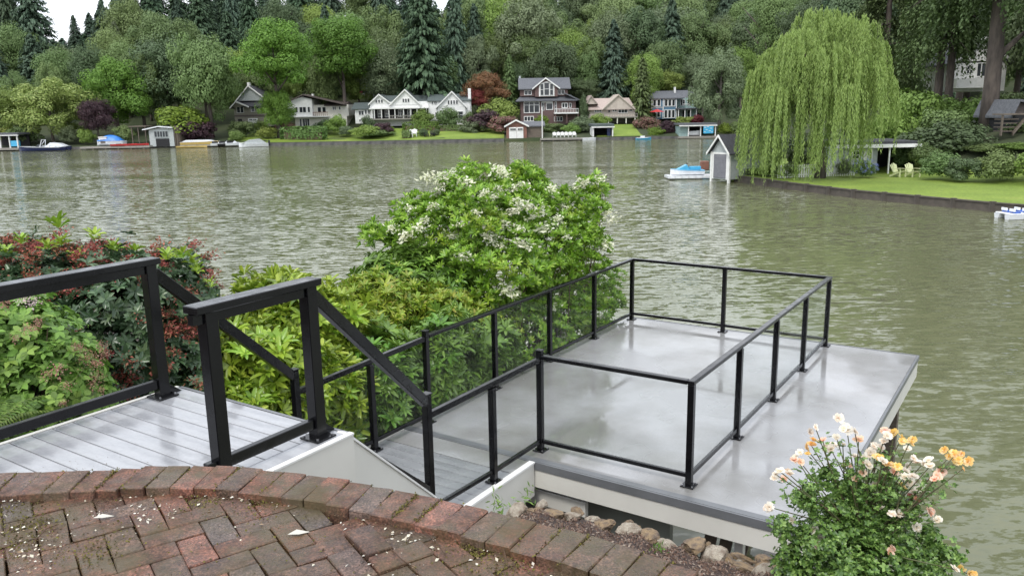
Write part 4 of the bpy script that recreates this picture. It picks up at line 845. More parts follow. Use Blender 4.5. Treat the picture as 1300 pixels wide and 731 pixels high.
spots = [(658, 256), (668, 262), (675, 275), (700, 262), (708, 278), (690, 290), (640, 285), (660, 292), (655, 300), (625, 305), (635, 312), (620, 300), (605, 270), (600, 215), (560, 235), (555, 245), (545, 225), (570, 222), (535, 245), (530, 290), (540, 312), (520, 265), (515, 300), (610, 210), (633, 216), (632, 240), (650, 240), (740, 232), (750, 230), (760, 228), (735, 240), (772, 270), (776, 280), (680, 325), (645, 365), (648, 372), (590, 325), (585, 285), (575, 262), (550, 262), (615, 245), (625, 250), (665, 235), (595, 255), (720, 300), (715, 262), (700, 240), (665, 310), (690, 355), (745, 440), (760, 400), (770, 310), (765, 315), (755, 250), (540, 280), (500, 290), (560, 205+20), (590, 232), (676, 400), (700, 390), (715, 430), (735, 470), (575, 300), (605, 235), (640, 222), (652, 268), (685, 268)]
gd = np.linalg.norm
dirs_ = np.array([(p-np.array([0, 0, CAMZ]))/gd(p-np.array([0, 0, CAMZ])) for p in P]); ds = gd(P-np.array([0, 0, CAMZ]), axis=1)
for j, (px, py) in enumerate(spots):
    if j % 5 == 3: continue
    r_ = ray(px, py); r_ = r_/gd(r_); c = dirs_@r_; near_ = np.argsort(-c)[:10]; i = near_[np.argmin(ds[near_])]
    o = link('blossom_cluster', fm_[j % 3], wb, np.array([0, 0, CAMZ])+r_*(ds[i]-.06)-wb_root); o['kind'] = 'stuff'; s_ = rnd.uniform(.11, .2); o.scale = (s_*1.2, s_, s_*.8); o.rotation_euler = (rnd.uniform(-.4, .4), rnd.uniform(-.4, .4), rnd.uniform(0, 6))
# rose bush
rr_root = np.array(W(1095, 900, 2.95)); rose = empty('rose_bush', rr_root, 'rose bush with peach, orange and white blooms in front of the lower deck', 'rose bush'); RL = leafmat('leaf_rose', [(0.052, 0.111, 0.026), (0.091, 0.182, 0.039), (0.143, 0.260, 0.058), (0.221, 0.351, 0.091)], .35, .2, .5)
rells = [E(1085, 720, 2.95, .17, .13), E(1080, 770, 2.9, .3, .2), E(1130, 700, 3.0, .11, .12), E(1040, 690, 2.95, .1, .12), E(1065, 650, 2.98, .06, .09), E(1105, 655, 3.0, .08, .09), E(1165, 720, 3.0, .1, .1), E(1005, 712, 2.95, .06, .11), E(1190, 735, 3.0, .05, .08), E(1022, 635, 2.96, .04, .08), E(1148, 650, 3.0, .05, .06), E(995, 672, 2.95, .035, .06), E(1080, 620, 2.98, .04, .06), E(1050, 610, 2.98, .03, .05), E(1125, 615, 2.98, .03, .05), E(1180, 685, 3, .04, .07), E(1205, 705, 3, .035, .04)]
T1 = whorl_tmpl(5, .023, .011, .5, seed=77, drop=.25); P, A, Nn = shell(rg_, rells, 3000, -.6, None, .5); V, Fc = scatter(T1[0], tri4(T1[1]), P, A, rg_.uniform(.6, 1.25, len(P)), rg_)
P2 = P-Nn*rg_.uniform(.03, .12, (len(P), 1)); V2, F2 = scatter(T1[0], tri4(T1[1]), P2, A, rg_.uniform(.7, 1.2, len(P)), rg_)
FL = [(1035, 542, 'w'), (1023, 568, 'o'), (1030, 565, 'o'), (1045, 560, 'p'), (1062, 555, 'w'), (1075, 545, 'w'), (1085, 548, 'w'), (1070, 565, 'w'), (1055, 570, 'w'), (1090, 558, 'p'), (1125, 548, 'p'), (1135, 550, 'o'), (1145, 556, 'o'), (1122, 560, 'w'), (1110, 565, 'w'), (1105, 575, 'w'), (1155, 560, 'o'), (1010, 580, 'w'), (1016, 586, 'p'), (990, 598, 'w'), (985, 602, 'w'), (1000, 600, 'p'), (1160, 582, 'w'), (1172, 588, 'w'), (1180, 592, 'w'), (1195, 598, 'p'), (1205, 580, 'o'), (1215, 585, 'o'), (1222, 595, 'o'), (1212, 578, 'o'), (1128, 590, 'o'), (1135, 598, 'p'), (1120, 585, 'w'), (1148, 605, 'w'), (1155, 612, 'w'), (1160, 625, 'w'), (1145, 617, 'o'), (1168, 622, 'w'), (1150, 598, 'w'), (1158, 630, 'r'), (1163, 635, 'r'), (976, 643, 'w'), (1042, 682, 'w'), (1048, 690, 'w'), (1035, 690, 'w'), (1222, 724, 'o'), (1230, 728, 'o'), (1212, 722, 'w'), (1145, 655, 'w'), (1160, 655, 'w'), (1075, 590, 'p'), (1085, 580, 'w'), (1190, 604, 'p'), (1100, 590, 'w'), (1095, 600, 'p'), (1190, 660, 'w'), (1180, 650, 'p'), (1060, 640, 'w'), (1090, 665, 'p'), (1120, 645, 'w'), (1005, 660, 'w'), (1130, 700, 'p'), (1075, 620, 'p'), (1112, 615, 'w')]
tw = []
fpos = [W(x, y, 2.9+rnd.uniform(-.06, .12)) for x, y, c in FL]
# airy leaves along the flower stems
for p in fpos:
    for k in range(44): t = rnd.uniform(.04, .95)**.9; q = p*(1-t)+W(1095, 690, 2.98)*t; tw.append(q+np.array([rnd.gauss(0, .026), rnd.gauss(0, .026), rnd.gauss(0, .02)-.02]))
tw = np.array(tw); V3, F3 = scatter(T1[0], tri4(T1[1]), tw, rg_.normal(size=tw.shape)*.5+[0, 0, 1], rg_.uniform(.45, .85, len(tw)), rg_)
o = link('foliage', nmesh('foliage', np.concatenate([V, V2, V3])-rr_root, np.concatenate([Fc, F2+len(V), F3+len(V)+len(V2)]), RL), rose); o['kind'] = 'stuff'
mb = MB(); sr = MB()
for p in fpos:
    m_ = W(1095, 700, 2.98)*.5+p*.5+np.array([rnd.gauss(0, .02), rnd.gauss(0, .02), .02]); mb.tube([W(1095, 690, 2.98), m_, p], [.004, .003, .0018], 5, cap=False)
for k in range(7): q = rr_root+np.array([rnd.gauss(0, .06), rnd.gauss(0, .05), -.4]); mb.tube([q, W(1040+k*18, 780, 2.98), W(1060+k*12, 690, 2.98)], [.009, .007, .004], 6, cap=False)
mb.build('stem', mat('rose_stem', (.09, .12, .04), (.12, .08, .05), 20, .6), rose, smooth=True)
def rosemesh(seed, leafm, op):
    V = []; Fs = []; rg2 = random.Random(seed)
    for ring_, (n_, r_, e) in enumerate([(6, 1, .25+op), (5, .75, .7+op), (4, .45, 1.1)]):
        for i in range(n_):
            a = 2*math.pi*(i+.4*ring_)/n_+rg2.uniform(-.2, .2); l = r_*rg2.uniform(.85, 1.1); n0 = len(V); c, s_ = math.cos(a), math.sin(a); ee = e+rg2.uniform(-.2, .2)
            for t, wv, dz in ((0, .08, 0), (.5, .42, .0), (1, .3, -.08)):
                for sg in (-1, 1): x = t*l*math.cos(ee); y = sg*wv*l; z = t*l*math.sin(ee)+dz*l+abs(sg*wv)*.2; V.append((x*c-y*s_, x*s_+y*c, z))
            Fs += [(n0, n0+2, n0+3, n0+1), (n0+2, n0+4, n0+5, n0+3)]
    return nmesh('flower', V, Fs, leafm, False)
RCc = {'w': leafmat('petal_cream_white', [(.8, .72, .6), (.82, .78, .7), (.8, .66, .5)], .6, .3), 'p': leafmat('petal_peach', [(.8, .55, .4), (.8, .62, .48), (.78, .42, .25)], .6, .3), 'o': leafmat('petal_orange', [(.82, .46, .08), (.82, .55, .18), (.8, .62, .35)], .6, .3), 'r': leafmat('petal_coral', [(.7, .2, .15), (.75, .35, .3)], .6, .3)}
RM_ = {k: [rosemesh(i, m_, .0 if i else .2) for i in range(3)] for k, m_ in RCc.items()}
for (x, y, c), p in zip(FL, fpos):
    for q in range(rnd.choice([1, 2, 2, 3])):
        o = link('flower', RM_[c][rnd.randrange(3)], rose, p+np.array([rnd.gauss(0, .014), rnd.gauss(0, .014), rnd.gauss(0, .012)])*(q > 0)*1.4-rr_root); s_ = rnd.uniform(.014, .023); o.scale = (s_,)*3; o.rotation_euler = (rnd.uniform(.1, 1.1), rnd.uniform(-.6, .6), rnd.uniform(-1, 1))
# weeds by the walkway skirt
for i, (px, py, h_, lb) in enumerate([(630, 655, .12, 'thin upright weed before the walkway skirt, left one'), (640, 655, .1, 'thin upright weed before the walkway skirt, right one'), (672, 637, .09, 'low green weed tuft beside the rocks at the skirt'), (835, 700, .04, 'small green sprig growing in the bark mulch')]):
    p = G(px, py, CAMZ-1.9); tt = np.array([p+[rnd.gauss(0, .02), rnd.gauss(0, .02), rnd.uniform(0, h_)] for k in range(26)]); T2 = leaf_tmpl(1, .2, .03, .1)
    V, Fc = scatter(T2[0], T2[1], tt-p, rg.normal(size=tt.shape)+[0, 0, .3], rg.uniform(.02, .05, len(tt)), rg); w_ = link('weed', nmesh('weed', V, Fc, HYD), None, p); tag(w_, lb, 'weed')
#FAR#

# ================================================================== FAR SHORE
class Fac:
    """a building surveyed on its front plane at distance Y; depths run away from the lake"""
    def __init__(s, name, label, cat, pxc, base, Y, rz=0):
        s.Y = Y; s.pc = pxc; s.root = empty(name, W(pxc, base, Y), label, cat); s.o = wl(s.root); s.k = Y/F; s.base = base
        s.x0 = pxc; s.z0 = s.o[2]
        # straighten: measure everything from the centre column
        s.ca = 1.0
    def x(s, px): return W(px, s.base, s.Y)[0]
    def z(s, py): return W(s.pc, py, s.Y)[2]
    def box(s, name, x0, x1, yt, yb, d0, d1, m, parent=None): 
        return MB().box(s.x(x0), s.x(x1), s.Y+d0, s.Y+d1, s.z(yb), s.z(yt)).build(name, M[m], parent or s.root)
    def poly(s, name, P, d0, d1, m, parent=None): return MB().prism([(s.x(a), s.z(b)) for a, b in P], s.Y+d0, s.Y+d1).build(name, M[m], parent or s.root)
    def slab(s, name, a, b, d0, d1, m, th=.25, parent=None):      # roof slope between two px points, extruded in depth
        A = np.array([s.x(a[0]), 0, s.z(a[1])]); B = np.array([s.x(b[0]), 0, s.z(b[1])])
        return MB().prism([(A[0], A[2]), (B[0], B[2]), (B[0], B[2]+th), (A[0], A[2]+th)], s.Y+d0, s.Y+d1).build(name, M[m], parent or s.root)
    def gable(s, x0, xm, x1, ye, yp, d0, d1, wall, roof, over=.35, trim=None):
        s.poly('gable_wall', [(x0, ye), (x1, ye), (xm, yp)], d0, d1-.1, wall); k = s.k; ox = over/k
        sl1 = (ye-yp)/max(1e-3, (xm-x0)); sl2 = (ye-yp)/max(1e-3, (x1-xm))
        s.slab('roof', (x0-ox, ye+ox*sl1), (xm, yp), d0-.35, d1+.1, roof); s.slab('roof', (xm, yp), (x1+ox, ye+ox*sl2), d0-.35, d1+.1, roof)
        if trim: s.slab('bargeboard', (x0-ox, ye+ox*sl1), (xm, yp), d0-.5, d0-.36, trim, .32); s.slab('bargeboard', (xm, yp), (x1+ox, ye+ox*sl2), d0-.5, d0-.36, trim, .32)
    def hip(s, x0, x1, ye, yr, d0, d1, roof, hipx=0, name='roof', over=.35):   # ridge parallel to the shore
        ox = over/s.k; xa, xb = s.x(x0-ox), s.x(x1+ox); ze, zr = s.z(ye), s.z(yr); ya, yb = s.Y+d0-over, s.Y+d1+over; ym = (ya+yb)/2; hx = hipx*s.k
        V = [(xa, ya, ze), (xb, ya, ze), (xb, yb, ze), (xa, yb, ze), (xa+hx, ym, zr), (xb-hx, ym, zr)]+[(xa, ya, ze-.2), (xb, ya, ze-.2), (xb, yb, ze-.2), (xa, yb, ze-.2)]
        return MB().add(V, [(0, 1, 5, 4), (2, 3, 4, 5), (1, 2, 5), (3, 0, 4), (6, 9, 8, 7), (0, 6, 7, 1), (1, 7, 8, 2), (2, 8, 9, 3), (3, 9, 6, 0)]).build(name, M[roof], s.root)
    def win(s, x0, x1, yt, yb, nx=1, ny=1, d=0, m='white', fr=.09, name='window', pane='pane'):
        X0, X1, Z0, Z1 = s.x(x0), s.x(x1), s.z(yb), s.z(yt); y = s.Y+d; mb = MB(); t = fr
        mb.box(X0-t, X1+t, y-.09, y+.02, Z1, Z1+t).box(X0-t, X1+t, y-.10, y+.02, Z0-t, Z0).box(X0-t, X0, y-.085, y+.02, Z0, Z1).box(X1, X1+t, y-.085, y+.02, Z0, Z1)
        for i in range(1, nx): q = X0+(X1-X0)*i/nx; mb.box(q-t*.5, q+t*.5, y-.075, y+.02, Z0, Z1)
        for i in range(1, ny): q = Z0+(Z1-Z0)*i/ny; mb.box(X0, X1, y-.07, y+.02, q-t*.4, q+t*.4)
        w_ = mb.build(name, M[m], s.root); MB().box(X0, X1, y-.03, y-.01, Z0, Z1).build('pane', M[pane], w_); return w_
# house 1, grey with gables
h = Fac('grey_house', 'grey gabled house with white trim, half hidden by the tall lakeside tree', 'house', 318, 161, 182)
h.box('wall', 299, 345, 133, 161, 0, 9, 'tan'); h.gable(298, 304, 318, 136, 130, -.8, 5, 'tan', 'roof_dark', trim='white'); h.gable(302, 318, 340, 128, 110, 1, 9, 'siding', 'roof_dark', trim='white')
h.hip(312, 344, 135, 123, -.5, 8, 'roof_dark'); h.win(303, 311, 136, 143, 2, 1, -.82+.8-.02); h.win(321, 325, 136, 142, 1, 1, -.02); h.win(328, 331, 136, 142, 1, 1, -.02); h.win(334, 337, 136, 142, 1, 1, -.02)
h.box('garage_door', 316, 328, 150.5, 160.5, -.1, -.02, 'white'); h.win(317.5, 321.5, 151.5, 153, 2, 1, -.12, fr=.04); h.win(322.5, 326.5, 151.5, 153, 2, 1, -.12, fr=.04)
h.box('band', 299, 345, 146, 148, -.12, -.02, 'roof_brown'); h.box('porch_opening', 303, 308, 151, 160, -.08, -.02, 'dark'); h.box('chimney', 311, 314, 104, 126, 4, 5, 'white')
# house 2, cream with low gable
h = Fac('cream_house', 'cream house with a low brown gable roof and balcony, right of the lakeside tree', 'house', 400, 162, 186)
h.poly('wall', [(365, 148), (398, 148), (398, 126), (386, 123), (372, 127), (365, 131)], 0, 9, 'white'); h.box('wall', 398, 442, 133.5, 148, 1.6, 9, 'cream'); h.box('lower_wall', 374, 440, 148, 162, .9, 9, 'cream')
h.slab('roof', (362, 132), (388, 121), -.6, 9.2, 'roof_brown'); h.slab('roof', (388, 121), (440, 134), -.6, 9.2, 'roof_brown'); h.hip(414, 438, 134, 129, 1.2, 9, 'roof_brown')
h.box('balcony_floor', 366, 418, 147.6, 148.8, -1.0, .85, 'white'); h.box('balcony_rail', 399, 418, 142.5, 143.2, -.6, -.5, 'redwood')
for i in range(8): h.box('baluster', 399.3+i*2.5, 399.8+i*2.5, 143.3, 147.4, -.58, -.52, 'redwood')
for a, b in ((377, 379.5), (382, 390), (392.5, 395)): h.win(a, b, 136, 142.5, 2 if b-a > 5 else 1, 1, -.02)
h.win(403, 407, 136.5, 142.5, 1, 1, 1.58); h.win(409, 413, 136.5, 142.5, 1, 1, 1.58); h.win(422, 426, 136, 140, 2, 1, 1.58); h.win(430, 432, 136, 140, 1, 1, 1.58); h.win(384, 392, 151, 160, 3, 1, .88); h.win(380, 382, 151, 160, 1, 1, .88)
h.box('chimney', 394.5, 396.5, 119, 124, 3, 4, 'white')
h = Fac('red_roofed_house', 'house with a steep dull red roof behind the cream house', 'house', 406, 128, 215)
h.box('wall', 400, 416, 112, 128, 0, 7, 'siding'); h.gable(394, 402, 416, 116, 100, 0, 8, 'siding', 'roof_red'); h.win(411, 413, 107, 111, 1, 1, -.02); h.hip(396, 412, 113, 101, -.6, 7, 'roof_red')
h = Fac('red_roofed_house', 'small grey house with a red roof between tree trunks behind the white house', 'house', 455, 130, 210)
h.box('wall', 447, 463, 119, 130, 0, 6, 'siding'); h.hip(447, 458, 120, 114, 0, 6, 'roof_red'); h.win(449, 452, 122, 125, 1, 1, -.02)
h = Fac('blue_grey_house', 'narrow blue grey gabled house peeking above the white house', 'house', 480, 130, 205)
h.box('wall', 474, 488, 115, 130, 0, 7, 'siding'); h.gable(473, 481, 489, 117, 108, 0, 7, 'siding', 'roof_grey'); h.win(479, 482, 112, 115, 1, 1, -.02)
h = Fac('dark_roofed_house', 'small house with a grey roof beside the rust coloured tree', 'house', 590, 128, 205)
h.box('wall', 580, 600, 111, 128, 0, 7, 'redwood'); h.hip(580, 600, 111, 103, 0, 7, 'roof_dark'); h.win(585, 589, 113, 116, 2, 1, -.02)
# house 3 long white
h = Fac('long_white_house', 'long white house with three steep gables, covered porch and grey green roofs', 'house', 522, 161, 182)
h.box('wall', 450, 473, 138, 156, 1.5, 9, 'white'); h.hip(448, 474, 137, 129, 1.3, 9, 'roof_green'); h.win(455, 461, 140, 145, 2, 1, 1.48); h.win(463, 465, 139, 144, 1, 1, 1.48); h.win(467, 469, 139, 144, 1, 1, 1.48); h.win(455, 457, 151, 153, 1, 1, 1.48)
h.box('wall', 471, 544, 137.5, 160, 2.6, 10, 'white'); h.hip(478, 546, 131, 120.5, 2, 10, 'roof_green'); h.box('eave_band', 496, 545, 129, 136.4, .3, 2.5, 'white'); h.box('porch_roof', 470, 545, 136.5, 138, -.6, 2.6, 'white')
h.gable(471, 483, 497, 131.5, 120.5, .2, 9, 'white', 'roof_green', trim='white'); h.box('gable_base', 471, 497, 131.6, 136.4, .2, 3, 'white'); h.gable(497, 516, 534, 133, 115, .15, 9, 'white', 'roof_green', trim='white')
for q in (478.3, 481.8, 485.3): h.win(q, q+2, 126.2, 130, 1, 1, .18, fr=.05)
for q in (512.5, 515.7, 518.9): h.win(q, q+2, 125.5, 129.8, 1, 1, .13, fr=.05)
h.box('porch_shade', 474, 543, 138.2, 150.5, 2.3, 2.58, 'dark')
for q in (473, 476, 485, 494.5, 502, 513, 522, 530, 542): h.box('porch_post', q, q+.9, 138.1, 150, -.4, -.2, 'white')
for q in (479, 488, 505, 517, 534): h.win(q, q+4.5, 139.5, 148, 2, 2, 2.28)
h.box('porch_floor', 471, 545, 150.2, 151.6, -.6, 2.6, 'deckwood'); h.box('porch_rail', 496, 526, 146.3, 147, -.5, -.4, 'deckwood')
for i in range(14): h.box('baluster', 497+i*2.1, 497.4+i*2.1, 147.1, 150, -.48, -.42, 'deckwood')
h.box('wall', 544.5, 597, 128.5, 160.5, .5, 9, 'white'); h.hip(545, 597, 128.5, 120, .5, 9, 'roof_green'); h.gable(556, 575, 592, 137, 118.5, .1, 8, 'white', 'roof_green', trim='white'); h.box('gable_base', 556.5, 591.5, 137.1, 160.3, .12, .49, 'white')
for q in (569.5, 573, 576.5, 580): h.win(q, q+1.9, 128.6, 133.4, 1, 1, .08, fr=.05)
h.win(549, 550.6, 129.8, 133, 1, 1, .48, fr=.05); h.win(552.4, 555, 129.8, 133, 2, 1, .48, fr=.05); h.win(582.5, 588, 143, 151.5, 1, 2, .1); h.win(578, 580.5, 143, 151, 1, 1, .1); h.win(589.5, 592, 156.5, 160.3, 1, 1, .1, fr=.05); h.win(553, 554.5, 143.5, 148, 1, 1, .48, fr=.05)
h.box('chimney', 595, 598.6, 113.5, 160, 1, 2.4, 'white')
# house 4 red-brown, three storeys
h = Fac('red_brown_house', 'three storey red brown house with white windows and a big arched gable window', 'house', 694, 158, 184)
h.box('wall', 661, 731, 127, 158, 0, 11, 'brickhouse'); h.hip(657, 731, 127.5, 120.5, -.6, 4, 'roof_grey', 8); h.box('upper_wall', 661, 721, 112.5, 122, .4, 9, 'brickhouse')
h.hip(661, 723, 112.5, 98, .2, 9.5, 'roof_grey'); h.gable(678, 693, 709, 112.5, 100.5, -.5, 6, 'brickhouse', 'roof_grey', trim='white'); h.box('gable_base', 679.5, 708, 112.6, 123, -.5, .38, 'brickhouse')
h.win(686.5, 690.2, 107, 121, 1, 2, -.52); h.win(691.4, 697.2, 105.5, 121, 1, 2, -.52); h.win(698.6, 702.2, 107, 121, 1, 2, -.52)
a0 = [(684.5, 122.5), (704, 122.5), (704, 110), (701, 106), (694, 103.5), (687.5, 106), (684.5, 110)]; h.poly('window_surround', a0, -.56+.05, -.50, 'white')
h.win(666.5, 675, 115, 120, 2, 1, .38); h.win(709, 716.5, 115, 120, 2, 1, .38)
h.win(666, 684.5, 129.5, 142.5, 3, 1, -.02, fr=.14); h.box('window_bar', 666, 684.5, 133, 133.6, -.13, -.1, 'white'); h.win(688, 690.6, 130, 140, 1, 2, -.02); h.win(694, 701.5, 131.5, 139, 1, 1, -.02, fr=.14); h.box('window_bar', 688, 702, 129, 130.4, -.13, -.1, 'white'); h.win(704.8, 706.4, 130, 143, 1, 3, -.02); h.win(714, 720, 132, 137, 2, 1, -.02, fr=.14); h.win(723, 725, 132, 137, 1, 1, -.02)
h.win(666, 677, 148, 153, 3, 1, -.02, fr=.14); h.win(704, 714, 149, 154, 3, 1, -.02); h.box('deck', 703, 733, 143.3, 144.8, -3, -.02, 'white'); h.box('deck_rail', 703, 733, 138.6, 139.1, -3, -2.9, 'white')
for i in range(16): h.box('baluster', 703.3+i*1.95, 703.6+i*1.95, 139.2, 143.2, -2.98, -2.92, 'white')
for q in (704, 718, 732): h.box('deck_post', q, q+1, 144.9, 157, -2.9, -2.7, 'brickhouse')
h.slab('roof', (716, 119.5), (735, 128.4), -1, 6, 'roof_grey'); h.box('chimney', 660, 662.5, 95, 113, 5, 6.2, 'siding')
# house 5 pale
h = Fac('pale_stucco_house', 'low pale beige house with pinkish roof and a long raised deck', 'house', 775, 157, 184)
h.box('wall', 745, 806, 138, 151, 0, 10, 'stucco'); h.hip(745, 804, 138.5, 124.5, -.3, 10, 'roof_pink', 4); h.gable(765, 784, 804, 139, 121.5, -.7, 8, 'stucco', 'stucco', over=.2); h.gable(744, 750, 758, 132, 122, -.3, 9, 'stucco', 'roof_pink', over=.2)
h.win(755, 763, 138, 142, 3, 1, -.02); h.win(772, 774.5, 137.5, 143, 1, 1, -.02, m='stucco'); h.win(777.5, 782.5, 137.5, 141.5, 2, 1, -.02); h.win(785, 796, 137.5, 143.5, 3, 1, -.02, pane='skyglass' if 'skyglass' in M else 'pane'); h.win(798.5, 802.5, 137.5, 141.5, 1, 1, -.02)
h.box('deck', 767, 806.5, 148.2, 149.6, -3, -.02, 'deckwood'); h.box('deck_rail', 767, 806.5, 144.4, 145, -3, -2.9, 'deckwood')
for i in range(20): h.box('baluster', 767.2+i*2.05, 767.7+i*2.05, 145.1, 148.1, -2.98, -2.92, 'deckwood')
for q in (770, 781, 792, 803): h.box('deck_post', q, q+1.1, 149.7, 157, -2.9, -2.6, 'cream')
h.box('lower_wall', 768, 806, 149.7, 157, 1.5, 9, 'tan')
# house 6 blue
h = Fac('blue_house', 'two storey blue house with white windows, grey hip roof and a side porch', 'house', 852, 152, 186)
h.box('wall', 827, 858, 124.5, 151, 0, 9, 'blue'); h.hip(826, 866, 124.5, 115, 0, 9, 'roof_grey', 9); h.box('wall', 858, 886, 124.5, 151, 2, 9, 'teal'); h.hip(862, 886, 124.5, 114.5, 2.4, 9, 'roof_grey', 3)
for q in (829, 834.3): h.win(q, q+3.2, 126.6, 134.2, 1, 1, -.02, fr=.14)
for q in (843.6, 848.3, 853): h.win(q, q+3, 126.6, 134.6, 1, 1, -.02, fr=.12)
for q in (829, 834.3): h.win(q, q+3.2, 141, 148.4, 1, 1, -.02, fr=.14)
for q in (843.6, 848.3, 853): h.win(q, q+3, 140, 149.4, 1, 1, -.02, fr=.12)
h.box('corner_board', 826.6, 827.6, 124.6, 151, -.1, -.01, 'white'); h.box('corner_board', 841, 842, 124.6, 151, -.1, -.01, 'white'); h.box('corner_board', 857.6, 858.6, 124.6, 151, -.1, -.01, 'white'); h.box('belt_board', 827.7, 840.9, 136, 136.6, -.09, -.01, 'white')
h.box('porch_roof', 857, 895, 137.6, 139.2, -2.2, 5, 'roof_grey'); h.box('balcony_rail', 864, 886, 132.4, 133, -2, -1.9, 'white')
for q in (858.4, 866.5, 873.6, 881, 888.6, 892): h.box('porch_post', q, q+.9, 139.3, 151, -2, -1.8, 'white')
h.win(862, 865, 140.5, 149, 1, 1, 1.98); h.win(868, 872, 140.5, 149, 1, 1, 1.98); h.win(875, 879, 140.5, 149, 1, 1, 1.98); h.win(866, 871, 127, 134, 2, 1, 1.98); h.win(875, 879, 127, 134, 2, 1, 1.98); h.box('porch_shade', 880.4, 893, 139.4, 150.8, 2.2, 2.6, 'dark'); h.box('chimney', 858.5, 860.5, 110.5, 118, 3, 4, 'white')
# small lakeside buildings (water line Y about 165)
def gz(Y): return hillz(0, Y)
b = Fac('small_boathouse', 'small red brown boathouse with a white double door and grey roof', 'boathouse', 668, 178, 165.6)
b.box('wall', 643, 669, 160, 178, 0, 3, 'redwood'); b.gable(642.5, 655.5, 669.5, 160.5, 153.5, 0, 5, 'redwood', 'roof_grey', trim='white'); b.box('wall', 669, 690, 160, 178, .6, 5, 'wood'); b.hip(660, 690, 160, 154.5, .6, 6, 'roof_grey')
b.box('door', 646.5, 656, 161.5, 176.8, -.1, -.02, 'white'); b.box('door', 656.3, 664.5, 161.5, 176.8, -.1, -.02, 'white'); b.win(648, 655, 163, 165.2, 3, 1, -.12, fr=.04); b.win(657.5, 663.5, 163, 165.2, 3, 1, -.12, fr=.04)
b = Fac('boat_shed', 'open white framed boat shed with dark inside, right of the long dock', 'boathouse', 766, 176, 165.4)
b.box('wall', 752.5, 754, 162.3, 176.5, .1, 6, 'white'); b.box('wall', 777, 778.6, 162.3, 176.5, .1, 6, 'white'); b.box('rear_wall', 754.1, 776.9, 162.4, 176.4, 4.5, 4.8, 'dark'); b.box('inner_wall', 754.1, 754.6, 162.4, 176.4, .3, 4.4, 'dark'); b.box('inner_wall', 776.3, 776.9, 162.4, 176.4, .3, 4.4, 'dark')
b.box('roof', 751, 779.5, 157.5, 160.6, -.2, 6.4, 'roof_green'); b.box('eave_board', 750.6, 779.9, 160.8, 162.2, -.3, .05, 'white'); b.box('blind', 771, 775.5, 163, 175, .4, .5, 'navy')
b = Fac('open_boathouse', 'teal boathouse with open bays and a bright blue painted panel', 'boathouse', 886, 175, 164)
b.box('wall', 863, 874, 160.5, 174.5, .5, 5, 'teal'); b.box('roof', 861.5, 909, 156.6, 158.8, -.5, 5.5, 'roof_grey'); b.box('eave_board', 861.3, 909.3, 158.9, 160.3, -.6, -.3, 'white')
for q in (873, 888.4, 907): b.box('post', q, q+1, 160.4, 174.5, -.3, 0, 'white')
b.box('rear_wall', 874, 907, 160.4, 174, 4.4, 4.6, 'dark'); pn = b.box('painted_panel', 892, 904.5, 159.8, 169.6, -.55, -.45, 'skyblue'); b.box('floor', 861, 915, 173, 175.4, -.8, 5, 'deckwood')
mb = MB()
for (a, c, q) in ((894, 162, 1.3), (897.5, 161.3, 1), (901.5, 163.2, 1.5), (896, 165, 1.2), (900, 166.5, 1.3), (902.8, 168, .8), (893.6, 167.6, .9)): mb.box(b.x(a-q), b.x(a+q), b.Y-.565, b.Y-.555, b.z(c+.35), b.z(c-.35))
o_ = mb.build('painted_marks', M['gel'], pn); o_['kind'] = 'stuff'
b = Fac('grey_boathouse', 'weathered grey boathouse with a pale flat roof on the left shore', 'boathouse', 206, 187, 164)
b.poly('wall', [(191, 186), (222, 186), (222, 164), (206, 162.6), (191, 165)], 0, 5, 'siding'); b.slab('roof', (184.5, 165.2), (204, 161.4), -.6, 5.3, 'gel', .2); b.slab('roof', (204, 161.4), (222, 163), -.6, 5.3, 'gel', .2); b.box('opening', 199, 216, 176, 185.8, -.08, -.02, 'dark'); b.win(198, 215, 167, 174, 5, 1, -.02, m='siding'); b.box('side_wall', 218, 228, 160.4, 186, .3, 4, 'wood')
for q in (220, 223, 226): b.box('slat', q, q+.8, 163, 185.5, .05, .25, 'wood')
b = Fac('pergola', 'dark timber pergola left of the grey boathouse', 'pergola', 180, 184, 167)
b.box('roof', 168, 190, 160, 161, -1, 3, 'wood')
for q in (171, 179, 188): b.box('post', q, q+.9, 161.1, 184, -.8, -.6, 'wood')
b = Fac('lake_pavilion', 'white flat roofed boat shelter at the far left of the shore', 'boathouse', 8, 191, 163)
b.box('roof', -14, 27, 169, 171.4, -.5, 5, 'roof_grey'); b.box('eave_board', -14.5, 27.4, 171.5, 172.6, -.6, -.3, 'white')
for q in (-12, 2, 14, 24): b.box('post', q, q+1.2, 172.7, 190, -.3, 0, 'white')
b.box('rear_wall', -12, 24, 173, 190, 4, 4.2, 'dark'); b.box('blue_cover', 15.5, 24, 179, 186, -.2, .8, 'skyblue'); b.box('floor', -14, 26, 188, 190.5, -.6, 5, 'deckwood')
# docks
def dock(lab, x0, x1, py, Y, dp, m='deckwood', th=.35, zt=.55):
    r0 = empty('dock', W((x0+x1)/2, py, Y)*[1, 1, 0], lab, 'dock'); a, b_ = W(x0, py, Y)[0], W(x1, py, Y)[0]
    n_ = max(3, int((b_-a)/1.2))
    for i in range(n_): MB().box(a+(b_-a)*i/n_+.02, a+(b_-a)*(i+1)/n_-.02, Y, Y+dp, zt-th, zt).build('plank', M[m], r0)
    for i in range(0, n_+1, 2): q = a+(b_-a)*i/n_; MB().box(q-.12, q+.12, Y+.1, Y+.34, -1.2, zt-th-.01).build('pile', M['wood'], r0)
    return r0
dock('long wooden dock along the left shore carrying the blue covered boat', 101, 190, 187, 162.5, 3)
dock('low pale dock left of the open white framed boat shed', 686, 752, 176, 163.5, 1.8, 'deckwood')
dock('short grey dock behind the moored boats on the left shore', 228, 300, 185, 164, 1.5)
